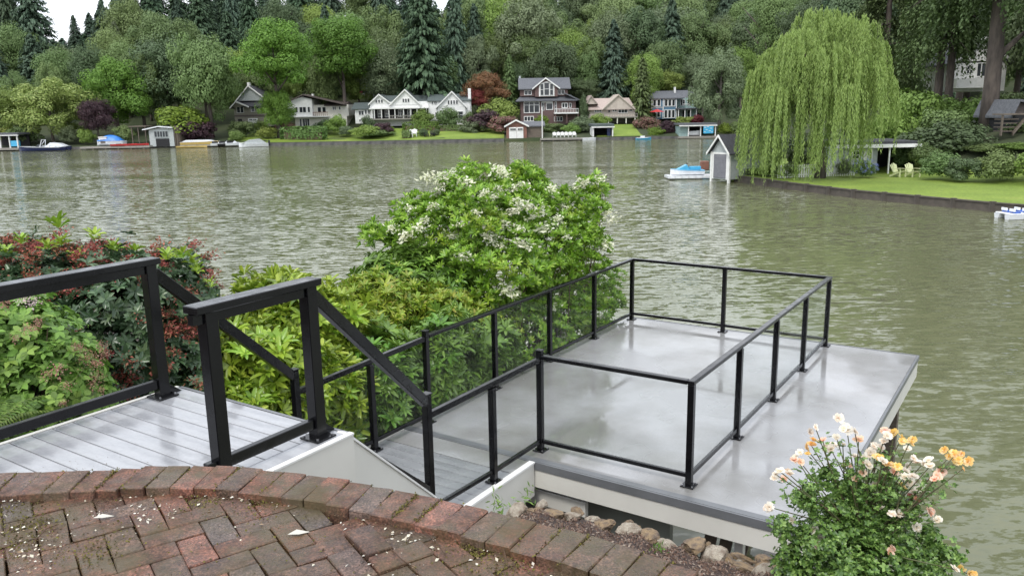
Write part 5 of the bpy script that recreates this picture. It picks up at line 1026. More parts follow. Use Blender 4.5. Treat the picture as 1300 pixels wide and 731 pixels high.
dock('narrow plank dock right of the teal boathouse', 909, 926, 175, 163.6, 1.5)
# shoreline walls
def wallrun(name, label, P, h0, h1, th, m, cap=True):
    r0 = empty(name, (P[0][0], P[0][1], 0), label, 'retaining wall'); Q = resample(P, 2.4)
    for i in range(len(Q)-1): a = np.array([*Q[i], (h0+h1)/2]); b_ = np.array([*Q[i+1], (h0+h1)/2]); MB().bar(a, b_, th, h1-h0).build('wall_panel', M[m], r0)
    return r0, Q
wallrun('shore_wall', 'low dark stone wall holding the far lawn along the water', [(W(340, 180, 164.8)[0], 164.8), (W(640, 180, 164.8)[0], 164.8)], -1, .62, .5, 'stonewall')
wallrun('shore_wall', 'low stone bank wall under the far shore left of the tall tree', [(W(-120, 180, 164.9)[0], 164.9), (W(338, 180, 164.9)[0], 164.9)], -1, .5, .5, 'stonewall')
wallrun('shore_wall', 'low stone bank wall on the far shore below the pale and blue houses', [(W(690, 180, 164.9)[0], 164.9), (W(1010, 180, 164.9)[0], 164.9)], -1, .5, .5, 'stonewall')
EDs = [tuple(p) for p in EDGE if p[1] < 77]
r0, Q = wallrun('timber_bulkhead', 'dark timber bulkhead curving around the right hand lawn at the water', EDs, -1, .5, .22, 'bulk')
for q in Q[::1]: MB().box(q[0]-.16-.05, q[0]+.12-.05, q[1]-.2, q[1]+.08, -1, .62).build('pile', M['bulk'], r0)
for i in range(len(Q)-1):
    a = np.array([*Q[i], .53]); b_ = np.array([*Q[i+1], .53]); MB().bar(a, b_, .34, .07).build('cap_board', M['bulk'], r0)
# boats
def hull(L_, B_, H, n=12, bow=.35, flare=.75):
    V = []; Fs = []; secs = []
    for i in range(n):
        t = i/(n-1); x = -L_/2+L_*t; w_ = B_/2*(1 if t < 1-bow else math.cos((t-(1-bow))/bow*math.pi/2)**.7+.001); sh = H*(1+.25*t*t)
        secs.append([(x, -w_, sh), (x-.0, -w_*flare, H*.25), (x, 0, 0.0+H*.25*max(0, t-.7)), (x, w_*flare, H*.25), (x, w_, sh)])
    for s_ in secs: V += s_
    for i in range(n-1):
        for k in range(4): a = i*5+k; Fs.append((a, a+5, a+6, a+1))
        Fs.append((i*5+4, (i+1)*5+4, (i+1)*5, i*5))
    Fs.append((0, 1, 2, 3, 4)); return V, Fs
def boat(name, label, px, py, Y, L_, B_, H, rz, hm, dm, extras, cat='boat', group=None, z=0):
    p = W(px, py, Y); r0 = empty(name, (p[0], Y, z), label, cat, group, rz); V, Fs = hull(L_, B_, H); MB().add([np.array(v)-[0, 0, .15] for v in V], Fs).build('hull', M[hm], r0, world=False)
    V2 = [np.array([v[0]*.97, v[1]*.94, 0]) for v in V]; mb = MB(); n = 12
    rim = [V[i*5] for i in range(n)]+[V[i*5+4] for i in range(n)][::-1]; q = [np.array(v)*[.99, .99, 1]-[0, 0, .15-.02] for v in rim]; m2 = [np.array(v)-[0, 0, .08] for v in q]; mb.add(q+m2, [tuple(range(2*n))]+[(i, (i+1) % (2*n), (i+1) % (2*n)+2*n, i+2*n) for i in range(2*n)]); mb.build('gunwale', M[dm], r0, world=False)
    for (nm, kind, a, m) in extras:
        mb = MB()
        if kind == 'box': mb.box(*a)
        elif kind == 'tube': mb.tube(a[0], a[1], 6)
        elif kind == 'prism': mb.prism(a[0], a[1], a[2])
        mb.build(nm, M[m], r0, world=False, bevel=.03 if kind == 'box' and min(abs(a[1]-a[0]), abs(a[3]-a[2]), abs(a[5]-a[4])) > .1 else 0)
    return r0
ws = [('windscreen', 'prism', ([(.1, .75), (.6, .75), (.15, 1.25)], -.8, .8), 'pane'), ('seat', 'box', (-2.0, -1.3, -.7, .7, .6, 1.0), 'gel'), ('engine_cover', 'box', (-2.9, -2.1, -.6, .6, .6, .9), 'gel'), ('tower', 'tube', ([(-.3, -.95, .7), (-.7, -.7, 2.1), (-.7, .7, 2.1), (-.3, .95, .7)], .06), 'gel'), ('tower', 'tube', ([(.7, -.9, .7), (-.6, -.68, 2.05)], .05), 'gel')]
boat('wakeboard_boat', 'white and navy speedboat with a folded tower, moored at far left', 52, 188, 160.5, 8.5, 2.4, .85, math.pi, 'navy', 'gel', ws)
boat('small_motorboat', 'white motorboat with dark cover behind the navy speedboat', 68, 184, 163.2, 6, 2.1, .9, math.pi, 'navy', 'gel', [('cover', 'prism', ([(-2.5, .8), (1.2, .8), (.2, 1.5), (-1.4, 1.3)], -.8, .8), 'gel'), ('windscreen', 'prism', ([(.4, .8), (1.4, .8), (.5, 1.3)], -.6, .6), 'pane')])
r0 = boat('covered_boat', 'boat under a domed bright blue cover on the left dock', 141, 182, 165.5, 5.5, 2.2, .9, math.pi, 'gel', 'gel', [], z=.75)
V = []; Fs = []
for i in range(9):
    for j in range(9): x = (i/8-.5)*4.6; y = (j/8-.5)*2.3; V.append((x, y, .8+1.15*math.cos((i/8-.5)*math.pi)**.6*math.cos((j/8-.5)*math.pi)**.5))
for i in range(8):
    for j in range(8): a = i*9+j; Fs.append((a, a+9, a+10, a+1))
o = link('tarp', pmesh('tarp', V, Fs, M['bluetarp'], True), r0)
b = Fac('dock_locker', 'white box locker left of the blue covered boat', 'locker', 131, 183, 164.5); b.box('body', 126, 136, 175, 182.5, 0, 1.5, 'gel'); b.box('door', 128, 134, 177.5, 182, -.08, -.01, 'wood'); b.box('lid', 125.5, 136.5, 173.8, 174.9, -.1, 1.6, 'cream')
for i, (px, lb) in enumerate([(151, 'red kayak lying on the left dock, leftmost of three'), (164, 'red kayak lying on the left dock, middle of three'), (178, 'red kayak lying on the left dock, rightmost of three')]):
    boat('kayak', lb, px, 184, 162.6+.3*i, 3.2, .7, .35, .1*i, 'red', 'red', [('cockpit', 'box', (-.5, .4, -.2, .2, .22, .3), 'dark')], 'kayak', 'red kayaks on the dock', z=.72)
boat('yellow_canoe', 'long yellow canoe lying on the low dock right of the grey boathouse', 243, 182, 162.6, 6, .8, .32, 0, 'yellow', 'yellow', [('seat', 'box', (-1.2, -.9, -.4, .4, .3, .36), 'wood'), ('seat', 'box', (1., 1.3, -.4, .4, .3, .36), 'wood')], z=.15)
boat('white_canoe', 'long white boat with yellow side above the yellow canoe', 254, 179, 164.6, 7.5, 1.6, .7, 0, 'yellow', 'gel', [('cover', 'prism', ([(-3.4, .62), (3, .62), (2, .95), (-2.6, .95)], -.6, .6), 'gel')], z=.5)
for i, (px, lb) in enumerate([(276, 'jet ski under a black and white cover, leftmost on the small dock'), (285, 'jet ski with black and white cover between two others'), (295, 'jet ski with white cover right of the other covered ones')]):
    boat('jet_ski', lb, px, 182, 163.2, 2.6, 1.0, .55, .3, 'gel' if i != 1 else 'dark', 'gel', [('seat', 'box', (-1.0, .1, -.25, .25, .4, .8), 'dark'), ('handlebar', 'box', (.2, .4, -.4, .4, .7, .95), 'dark'), ('cowl', 'prism', ([(.1, .4), (1.1, .4), (.3, .95)], -.35, .35), 'gel')], 'jet ski', 'covered jet skis on the far dock', z=.35)
boat('covered_runabout', 'silver grey covered runabout moored below the tall lakeside tree', 322, 183, 162, 5.5, 2.1, .8, math.pi+.3, 'gel', 'gel', [('cover', 'prism', ([(-2.4, .7), (2.2, .7), (.8, 1.35), (-1.2, 1.5)], -.85, .85), 'siding'), ('outboard', 'box', (-3.1, -2.75, -.25, .25, .2, 1.2), 'dark')])
boat('rowing_boat', 'small white boat moored left of the open white framed boat shed', 748, 176, 162.8, 2.6, 1.3, .6, 0, 'gel', 'gel', [('seat', 'box', (-.3, .1, -.5, .5, .35, .42), 'wood')])
boat('white_motorboat', 'white motorboat inside the left bay of the teal boathouse', 881, 174, 165.2, 2.8, 1.6, .9, 0, 'gel', 'gel', [('windscreen', 'prism', ([(.1, .75), (.5, .75), (.15, 1.2)], -.6, .6), 'pane')], z=.6)
boat('pedal_boat', 'low blue pedal boat at the stones below the blue house', 817, 177, 163, 3.0, 1.6, .5, 0, 'skyblue', 'gel', [('seat', 'box', (-.6, .2, -.5, .5, .35, .7), 'gel')])
# furniture on the far shore
def chair(name, label, p, rz, m, group, sc=1.0, z=None):
    r0 = empty(name, p, label, 'chair', group, rz); r0.scale = (sc,)*3
    for i in range(5): MB().bar((-.25, -.28+.14*i, .42-.03*i), (.25, -.28+.14*i, .42-.03*i), .125, .02).build('seat_slat', M[m], r0, world=False)
    for i in range(5): x = -.24+.12*i; MB().bar((x*.9, .3, .32), (x*1.15, .58, .98-.06*abs(i-2)), .105, .022, (0, 1, 0)).build('back_slat', M[m], r0, world=False)
    for s_ in (-1, 1):
        MB().box(s_*.36-.07, s_*.36+.07, -.4, .38, .58, .605).build('armrest', M[m], r0, world=False); MB().box(s_*.3-.03, s_*.3+.03, -.36, -.27, 0, .575).build('leg', M[m], r0, world=False); MB().bar((s_*.3, -.3, .4), (s_*.3, .55, .03), .04, .12).build('leg', M[m], r0, world=False)
    return r0
for i, (px, lb) in enumerate([(835, 'pale yellow garden chair on the right lawn, left of the pair'), ]): pass
c1 = chair('garden_chair', 'pale yellow garden chair on the right lawn, left of the pair', (*G(1141, 224, .6)[:2], .56), R(25), 'paleyellow', 'pale yellow chairs on the right lawn', 1.1)
c2 = copy_tree(c1); c2.location = (*G(1159, 224, .6)[:2], .56); c2.rotation_euler = (0, 0, R(12)); c2['label'] = 'pale yellow garden chair on the right lawn, right of the pair'
def farp(px, py, Y): p = W(px, py, Y); return (p[0], Y, hillz(p[0], Y)+.05)
cW = chair('lawn_chair', 'white lawn chair on the far lawn right of the square hedge', farp(521, 170, 169), 0, 'white', 'chairs on the far shore', 1.6); cW2 = copy_tree(cW); cW2.location = farp(526, 170, 170); cW2['label'] = 'white lawn chair just right of the one by the square hedge'
for k, px in enumerate((541, 549)):
    c = chair('lawn_chair', ['dark lawn chair on the far lawn, left of the two beside the urns', 'dark lawn chair on the far lawn, right of the two beside the urns'][k], farp(px, 170, 169), .3, 'dark', 'chairs on the far shore', 1.3)
dc = chair('dock_chair', 'white chair on the pale dock, first from the left', (W(704, 172, 166)[0], 166, .62), 0, 'white', 'white chairs on the pale dock', 1.1)
for k, px in enumerate((709, 714, 719, 724, 729)):
    c = copy_tree(dc); c.location = (W(px, 172, 166)[0], 166, .62); c['label'] = f'white chair on the pale dock, {["second", "third", "fourth", "fifth", "sixth"][k]} from the left'
for nm, lb, px, yt, yb in (('flagpole', 'tall white flagpole left of the pale dock chairs', 688.5, 136, 177),): a = W(px, yb, 165); o = MB().tube([a, [a[0], 165, W(px, yt, 165)[2]]], .1, 8).build(nm, M['white']); tag(o, lb, 'flagpole')
um = empty('patio_umbrella', farp(834, 150, 184), 'open red umbrella before the blue house', 'umbrella'); zc = W(834, 141.5, 184)[2]-um.location.z
MB().tube([(0, 0, 0), (0, 0, zc+.5)], .05, 6).build('pole', M['white'], um, world=False); MB().add([(1.7*math.cos(a), 1.7*math.sin(a), zc-.15) for a in np.arange(8)*math.pi/4]+[(0, 0, zc+.5)], [(i, (i+1) % 8, 8) for i in range(8)]+[tuple(range(8))[::-1]]).build('canopy', M['red'], um, world=False)

# ------------------------------------------------------------------ far trees, one by one
T = ptree
TL = [
 ('lime_tree', 'd', 62, 91, 182, 98, 171, 'cream', 'broad light green tree with creamy blossom at left of the far shore', 0),
 ('leafy_tree', 'd', 10, 100, 178, 70, 174, 'bright', 'green tree at the left edge of the photo behind the boat shelter', 2),
 ('leafy_tree', 'd', 145, 70, 172, 78, 178, 'vivid', 'rounded bright green tree behind the purple maple', 1),
 ('purple_maple', 'd', 122, 122, 172, 42, 169, 'purple', 'dark purple maple above the blue covered boat', 3),
 ('leafy_tree', 'd', 210, 42, 150, 92, 188, 'dark', 'tall dark leafy tree left of the big lakeside tree', 4),
 ('leafy_tree', 'd', 178, 60, 160, 60, 184, 'mid', 'mid green leafy tree between the bright tree and the dark tree', 0),
 ('leafy_tree', 'd', 262, 30, 168, 76, 171.5, 'mid', 'tall deep green tree left of the grey gabled house', 2),
 ('leafy_tree', 'd', 347, 20, 122, 88, 171, 'vivid', 'tall bright green tree standing before the grey gabled house', 1),
 ('leafy_tree', 'd', 433, 13, 106, 84, 190, 'vivid', 'vivid green tree with bare trunk above the cream house', 3),
 ('leafy_tree', 'd', 492, 36, 118, 62, 202, 'olive', 'olive green tree right of the vivid green tree', 4),
 ('leafy_tree', 'd', 396, 45, 120, 50, 205, 'olive', 'olive green tree between the two tall bright trees', 0),
 ('dark_conifer', 'c', 537, -32, 138, 88, 192, 'conifer', 'broad dark conifer towering behind the long white house', 0),
 ('dark_conifer', 'c', 578, -28, 125, 50, 200, 'bluecon', 'tall conifer directly right of the broad dark one', 1),
 ('dark_conifer', 's', 603, 6, 118, 34, 205, 'bluecon', 'slim blue green conifer above the rust coloured tree', 0),
 ('rust_tree', 'd', 617, 90, 138, 52, 188, 'rust', 'rust coloured rounded tree between the white and red brown houses', 1),
 ('red_maple', 'd', 606, 110, 142, 30, 186, 'maroon', 'deep red maple at the chimney of the long white house', 2),
 ('slim_conifer', 's', 647, 70, 140, 26, 194, 'mid', 'slim light green conifer left of the red brown house', 0),
 ('leafy_tree', 'd', 672, 36, 112, 52, 206, 'mid', 'rounded green tree above the red brown house roof, left one', 3),
 ('leafy_tree', 'd', 724, 34, 118, 58, 204, 'bright', 'fresh green tree above the red brown house roof, right one', 4),
 ('leafy_tree', 'd', 752, 40, 122, 52, 200, 'mid', 'green tree with pale trunk above the pale beige house', 0),
 ('leafy_tree', 'd', 776, -8, 60, 62, 232, 'olive', 'large olive tree high on the hill above the pale beige house', 1),
 ('blossom_tree', 'd', 800, 38, 90, 26, 212, 'blossom', 'small tree of whitish blossom on the wooded hillside', 2),
 ('leafy_tree', 'd', 852, 2, 100, 82, 222, 'greygreen', 'big grey green tree on the hill above the blue house', 3),
 ('slim_conifer', 's', 815, 74, 160, 34, 186, 'mid', 'green conifer between the pale beige and blue houses', 0),
 ('lime_tree', 'd', 845, 88, 122, 42, 196, 'lime', 'lime green tree just above the blue house roof', 4),
 ('leafy_tree', 'd', 915, 52, 168, 64, 170, 'greygreen', 'tall grey green tree between the blue house and the willow', 0),
 ('leafy_tree', 'd', 893, 90, 150, 30, 182, 'greygreen', 'grey green tree half hiding the side porch of the blue house', 2),
 ('leafy_tree', 'd', 620, 30, 110, 52, 212, 'bright', 'fresh green tree above the rust coloured tree', 0),
 ('leafy_tree', 'd', 706, 60, 104, 44, 198, 'lime', 'light green tree directly behind the red brown house ridge', 1),
 ('leafy_tree', 'd', 790, 84, 130, 50, 198, 'dark', 'dark green tree behind the peak of the pale beige house', 2),
 ('leafy_tree', 'd', 742, 96, 130, 40, 194, 'dark', 'low dark tree between the red brown and pale beige houses', 3),
 ('leafy_tree', 'd', 925, 22, 90, 60, 215, 'mid', 'green tree high behind the tall grey green tree', 4),
 ('leafy_tree', 'd', 965, 10, 100, 70, 200, 'dark', 'dark tree behind the left side of the willow', 1),
 ('slim_poplar', 's', 148, 28, 90, 26, 215, 'greygreen', 'slim grey poplar below the gap in the treeline', 0),
 ('dark_conifer', 'c', 165, -40, 70, 50, 236, 'conifer', 'dark conifer just right of the sky gap', 2),
 ('dark_conifer', 'c', 190, -45, 60, 44, 240, 'conifer', 'second dark conifer right of the sky gap', 0),
 ('dark_conifer', 'c', 40, -50, 90, 66, 232, 'bluecon', 'tall dark conifer left of the sky gap', 1),
 ('dark_conifer', 'c', 8, -60, 90, 60, 236, 'conifer', 'dark conifer at the upper left corner', 2),
 ('dark_conifer', 'c', 116, 17, 80, 36, 250, 'bluecon', 'small conifer rising inside the sky gap', 1),
 ('dark_conifer', 'c', 96, 20, 80, 26, 256, 'bluecon', 'narrow small conifer at the left of the sky gap', 0),
]
tr = random.Random(5)
for (nm, kd, px, yt, yb, wp, Y, lf, lb, sd_) in TL:
    t_ = T(nm, kd, px, yt, yb, wp, Y, lf, lb, seed=sd_, bark='barkpale' if lf == 'greygreen' else 'bark')
    if px == 347:
        me_ = DEC[3]; c_ = bpy.data.objects.new('crown', me_); COL.objects.link(c_); c_.parent = t_; c_.scale = (7.5, 7.5, 9); zz_ = W(px, 167, Y)[2]-wl(t_)[2]; c_.location = (.8*0, 0, zz_); c_.material_slots[0].link = 'OBJECT'; c_.material_slots[0].material = LM[lf]
# the wooded hillside: rows of trees whose kinds alternate
KL = {('d', 'mid'): 'mid green leafy tree in the wooded hillside behind the houses', ('d', 'dark'): 'dark green leafy tree in the wooded hillside behind the houses', ('d', 'olive'): 'olive leafy tree in the wooded hillside behind the houses', ('c', 'conifer'): 'dark conifer in the wooded hillside behind the houses', ('c', 'bluecon'): 'blue green conifer in the wooded hillside behind the houses', ('d', 'bright'): 'bright green leafy tree in the wooded hillside behind the houses', ('d', 'greygreen'): 'grey green leafy tree in the wooded hillside behind the houses'}
def skyline(px): return 42 if 60 < px < 140 else (30 if 140 <= px < 150 else (6 if 440 < px < 462 or 562 < px < 578 else -42-8*math.sin(px*.031)+5*math.sin(px*.11)))
FT = []
def W_px(x, y): return 650+F*x/y
def place(l, px, Y):
    w_ = 'out of frame at left' if px < 0 else 'above the navy speedboat' if px < 100 else 'above the left dock' if px < 190 else 'above the grey boathouse' if px < 290 else 'above the cream house' if px < 440 else 'above the long white house' if px < 600 else 'above the red brown house' if px < 735 else 'above the pale beige house' if px < 815 else 'above the blue house' if px < 930 else 'behind the willow' if px < 1140 else 'behind the right shore'
    return l.split(' in the')[0]+{197: ' behind the shore houses', 211: ' low on the hillside', 227: ' midway up the hillside', 246: ' high on the hillside', 268: ' near the hilltop', 296: ' on the hill crest'}[Y]+', '+w_
for Y, stp, kinds in ((197, 7.5, 'ddddd'), (211, 7.5, 'ddddc'), (227, 7.5, 'ddcdc'), (246, 8, 'cdcdc'), (268, 8, 'ccdcc'), (296, 8, 'cccc')):
    x = -.66*Y-4
    while x < .66*Y:
        x += stp*tr.uniform(.75, 1.25); yy = Y+tr.uniform(-5, 5); kd = (tr.choice('ddddc') if W_px(x, yy) > 600 and Y < 280 else tr.choice(kinds)); g_ = hillz(x, yy)
        px = 650+F*x/yy/1.0; 
        hgt = tr.uniform(14, 24) if kd == 'd' else tr.uniform(18, 27); 
        if Y < 200: hgt *= .75
        wd = hgt*tr.uniform(.5, .75) if kd == 'd' else hgt*tr.uniform(.42, .6)
        zt = g_+hgt; zlim = W(px, skyline(px), yy)[2]
        if zt > zlim:
            zt = zlim-tr.uniform(0, 3); hgt = zt-g_; wd = min(wd, hgt*.9)
            if hgt < 5: continue
        lf = tr.choice(['mid', 'dark', 'olive', 'mid', 'bright', 'greygreen']) if kd == 'd' else tr.choice(['conifer', 'bluecon'])
        if False and lf == 'bright': lf = 'dark'
        FT.append((x/yy, tree('hillside_tree' if kd == 'd' else 'hillside_conifer', kd, x, yy, zt, g_+(hgt*.08 if kd == 'd' else .5), wd, g_, lf, place(KL[(kd, lf)], px, Y), 'trees of the wooded hillside', seed=tr.randrange(60))))
byl = {}
for k_, o in sorted(FT, key=lambda q: q[0]): byl.setdefault(o['label'], []).append(o)
for l_, os_ in byl.items():
    if len(os_) > 1:
        nm_ = ['left one', 'right one'] if len(os_) == 2 else ['leftmost']+[f'{q} from left' for q in ('second', 'third', 'fourth', 'fifth', 'sixth', 'seventh', 'eighth', 'ninth', 'tenth')][:len(os_)-2]+['rightmost']
        for o, q in zip(os_, nm_): o['label'] = l_+', '+q
# shrubs and hedges on the far shore
def shrub(px, yt, yb, wp, Y, lf, lb, group='shrubs on the far shore', name='shrub'): return T(name, 'b', px, yt, yb, wp, Y, lf, lb, group, seed=tr.randrange(9), cat='shrub')
for a in [(232, 127, 180, 66, 170, 'yellowshrub', 'yellow green spreading shrub above the yellow canoe'), (222, 140, 178, 40, 168.5, 'dark', 'dark shrub behind the grey boathouse'), (250, 150, 178, 44, 169, 'purple', 'dull purple shrub left of the deep green tree'),
 (464, 158, 171, 34, 170, 'bright', 'cloud pruned green shrub on the far lawn'), (486, 153, 169, 22, 172, 'purple', 'purple shrub before the porch of the white house'), (440, 158, 170, 20, 173, 'greygreen', 'grey green bush left of the cloud pruned shrub'), (427, 144, 168, 26, 176, 'bright', 'tall green shrub right of the cream house balcony'), (412, 150, 166, 24, 178, 'dark', 'dark shrub under the cream house balcony'),
 (536, 137, 158, 27, 180, 'bright', 'round green shrub hiding the right porch of the white house'), (569, 134, 161, 29, 178, 'mid', 'large round green tree shaped shrub before the right gable'), (466, 145, 155, 14, 180, 'dark', 'small dark clipped shrub at the white left wing'), (551, 151, 161, 10, 179, 'dark', 'small dark round bush between the two white wings'),
 (634, 122, 145, 40, 184, 'lime', 'lime green layered shrub left of the red brown house'), (615, 137, 166, 44, 176, 'purple', 'purple brown shrub right of the white house chimney'), (640, 143, 168, 40, 172, 'terracotta', 'pinkish brown shrub behind the small red brown boathouse'), (600, 150, 172, 30, 174, 'greygreen', 'grey shrub at the right end of the far lawn'),
 (688, 145, 156, 18, 181, 'yellowshrub', 'yellow green bush at the foot of the red brown house'), (700, 154, 170, 30, 176, 'mid', 'green bush below the red brown house deck'), (738, 146, 171, 30, 174, 'greygreen', 'tall grey green bush left of the open boat shed'), (726, 155, 172, 20, 172, 'bright', 'bright bush behind the white dock chairs'), (675, 157, 172, 24, 170, 'olive', 'olive bush behind the small boathouse roof'), (760, 143, 160, 24, 178, 'bright', 'green bush left of the pale house deck'), (742, 118, 152, 14, 184, 'dark', 'slim dark cypress shrub left of the pale beige house'),
 (822, 147, 168, 34, 176, 'terracotta', 'reddish bush below the red umbrella'), (846, 150, 174, 24, 170, 'purple', 'purple bush on the slope below the blue house'), (832, 160, 176, 22, 168, 'yellowshrub', 'yellow green bush above the blue pedal boat'), (868, 146, 156, 28, 178, 'lime', 'lime bush at the blue house porch'), (884, 145, 156, 22, 178, 'maroon', 'red flowering bush at the blue house porch'), (858, 155, 172, 20, 172, 'mid', 'green bush left of the teal boathouse'), (922, 155, 175, 24, 168, 'yellowshrub', 'yellow green bush right of the teal boathouse'), (944, 150, 176, 30, 167, 'mid', 'green bush at the shore behind the grey gabled shed'),
 (88, 158, 184, 22, 168, 'greygreen', 'pale leafed bush between the speedboat and the dock'), (110, 160, 184, 20, 167.5, 'bright', 'green bush left of the dock locker'), (158, 158, 182, 24, 168, 'mid', 'green bush right of the blue covered boat'), (30, 158, 184, 36, 169, 'mid', 'dark green bush behind the navy speedboat'), (8, 160, 172, 22, 170, 'lime', 'lime green bush over the white boat shelter'),
 (308, 150, 174, 34, 173, 'olive', 'flowering bush below the grey gabled house'), (340, 160, 176, 26, 170, 'lime', 'lime bush at the foot of the tall bright tree'), (300, 164, 178, 20, 168, 'reed', 'light green grass clump left of the silver runabout'), (330, 152, 164, 20, 178, 'bright', 'green bush right of the white garage door'), (362, 150, 170, 22, 172, 'terracotta', 'pinkish bush left of the reed hedge'),
 (495, 159, 168, 12, 173, 'yellowshrub', 'small yellow bush beside the purple shrub'), (478, 163, 170, 40, 171, 'mid', 'low flower bed around the cloud pruned shrub'), (537, 163, 173, 12, 170, 'dark', 'dark potted bush left of the dark lawn chairs'), (553, 163, 173, 12, 170.5, 'dark', 'dark potted bush right of the dark lawn chairs'), (596, 140, 160, 16, 180, 'mid', 'green bush right of the white house chimney')]: shrub(*a)
def hedge(name, label, x0, x1, yt, yb, Y, dp, lf, leaf=.3, n=1800, box_=True):
    a = W(x0, yb, Y); b_ = W(x1, yb, Y); g_ = hillz(a[0], Y); zt = W((x0+x1)/2, yt, Y)[2]; rg_ = np.random.default_rng(n); r0 = empty(name, ((a[0]+b_[0])/2, Y, g_), label, 'hedge'); P_ = rg_.uniform(-.5, .5, (n, 3)); k = np.argmax(np.abs(P_), 1); P_[np.arange(n), k] = np.sign(P_[np.arange(n), k])*.5*rg_.uniform(.85, 1.05, n)
    N_ = np.zeros_like(P_); N_[np.arange(n), k] = np.sign(P_[np.arange(n), k]); P_ = P_*[b_[0]-a[0], dp, zt-g_]+[0, 0, (zt-g_)/2]
    V, Fc = scatter(QUAD_V, QUAD_F, P_, N_+rg_.normal(size=P_.shape)*.5, rg_.uniform(.6, 1.2, n)*leaf, rg_); link('foliage', nmesh('foliage', V, Fc, LM[lf]), r0); MB().box(-(b_[0]-a[0])/2*.85, (b_[0]-a[0])/2*.85, -dp*.35, dp*.35, -.1, (zt-g_)*.6).build('stem', M['stem'], r0, world=False)
hedge('reed_hedge', 'tall light green ornamental grass hedge on the far lawn below the cream house', 358, 414, 161, 176, 169, 2.5, 'reed', .35, 2600)
hedge('clipped_hedge', 'long clipped green hedge before the porch of the white house', 512, 556, 155, 163, 177, 1.5, 'bright', .25, 2000); hedge('box_hedge', 'small square clipped hedge on the far lawn left of the white chairs', 511, 522, 166, 174.5, 169, 1.6, 'mid', .22, 900)
hedge('low_hedge', 'low dark hedge under the right wing of the white house', 556, 600, 159, 166, 176, 1.4, 'mid', .25, 1600)

# ================================================================== RIGHT SHORE
# grey gabled boathouse on the water
def rbh():
    A_ = G(903, 230.3, 0); B_ = G(925, 232.3, 0); c = (A_+B_)/2; rz = math.atan2(B_[1]-A_[1], B_[0]-A_[0]); r0 = empty('gabled_boathouse', (c[0], c[1], 0), 'pale grey gabled boathouse with a grey roller door at the left of the willow', 'boathouse', rz=rz)
    wd, ln, h, rh = float(np.linalg.norm(B_-A_)), 4.6, 2.6, 1.25; M_ = M['siding']; print('boathouse width', wd, rz)
    mb = MB(); mb.box(-wd/2, wd/2, 0, ln, .25, h)
    o = mb.build('wall', M_, r0, world=False)
    MB().prism([(-wd/2, h+.001), (wd/2, h+.001), (0, h+rh)], .01, ln-.01).build('gable_wall', M_, r0, world=False)
    for k in range(13):
        z = .3+k*.19; MB().box(wd/2, wd/2+.03, .05, ln, z, z+.16).build('siding_board', M_, r0, world=False)
    for s_ in (-1, 1):
        a = np.array([0, 0, h+rh+.06]); b_ = np.array([s_*(wd/2+.32), 0, h-.25]); sd = b_-a; 
        MB().add([a+[0, -.35, 0], b_+[0, -.35, 0], b_+[0, ln+.3, 0], a+[0, ln+.3, 0], a+[0, -.35, .09], b_+[0, -.35, .09], b_+[0, ln+.3, .09], a+[0, ln+.3, .09]], BF).build('roof', M['roof_dark'], r0, world=False)
        MB().add([a+[0, -.42, -.1], b_+[0, -.42, -.1], b_+[0, -.355, -.1], a+[0, -.355, -.1], a+[0, -.42, .1], b_+[0, -.42, .1], b_+[0, -.355, .1], a+[0, -.355, .1]], BF).build('bargeboard', M['white'], r0, world=False)
        MB().box(s_*wd/2-.1, s_*wd/2+.1, -.1, .08, -1, h-.05).build('corner_post', M['white'], r0, world=False)
    MB().box(-.72, .72, -.06, -.005, .35, 2.35).build('roller_door', mat('roller_door_grey', (.2, .2, .22), (.16, .16, .18), 3, .5), r0, world=False)
    for k in range(9): MB().box(-.71, .71, -.08, -.062, .4+k*.21, .57+k*.21).build('door_slat', M['siding'] if False else bpy.data.materials['roller_door_grey'], r0, world=False)
    MB().box(-.9, .9, -.08, -.003, 2.36, 2.5).build('door_frame', M['white'], r0, world=False)
    for s_ in (-1, 1): MB().box(s_*.81-.08, s_*.81+.08, -.08, -.003, .25, 2.355).build('door_frame', M['white'], r0, world=False)
    for y in (2.2, 4.4): MB().box(wd/2-.2, wd/2, y-.1, y+.1, -1, .24).build('pile', M['wood'], r0, world=False)
rbh()
p = G(877, 227, .0); r0 = empty('floating_dock', (p[0], p[1], 0), 'low white floating dock left of the gabled boathouse', 'dock', rz=0)
for k in range(7): MB().box(-2.2+k*.62, -1.62+k*.62, -.9, 1.1, .12, .32).build('float_panel', M['gel'], r0, world=False)
r0['category'] = 'dock'
boat('jet_ski', 'turquoise and white jet ski resting on the white floating dock', 872, 222, p[1]+.1, 3.0, 1.05, .5, math.pi, 'gel', 'skyblue', [('cowl', 'prism', ([(-.2, .4), (1.0, .4), (.1, .85)], -.4, .4), 'skyblue'), ('seat', 'box', (-1.2, -.2, -.28, .28, .38, .68), 'skyblue'), ('handlebar', 'tube', ([(-.0, -.4, .95), (.05, 0, .9), (0, .4, .95)], .035), 'dark')], 'jet ski', z=.42)
p = G(895, 216, .35); o = MB().box(p[0]-.4, p[0]+.4, p[1], p[1]+.5, .33, 1.2).build('red_bin', M['redwood'], bevel=.06); tag(o, 'dull red box on the floating dock beside the roller door', 'box')
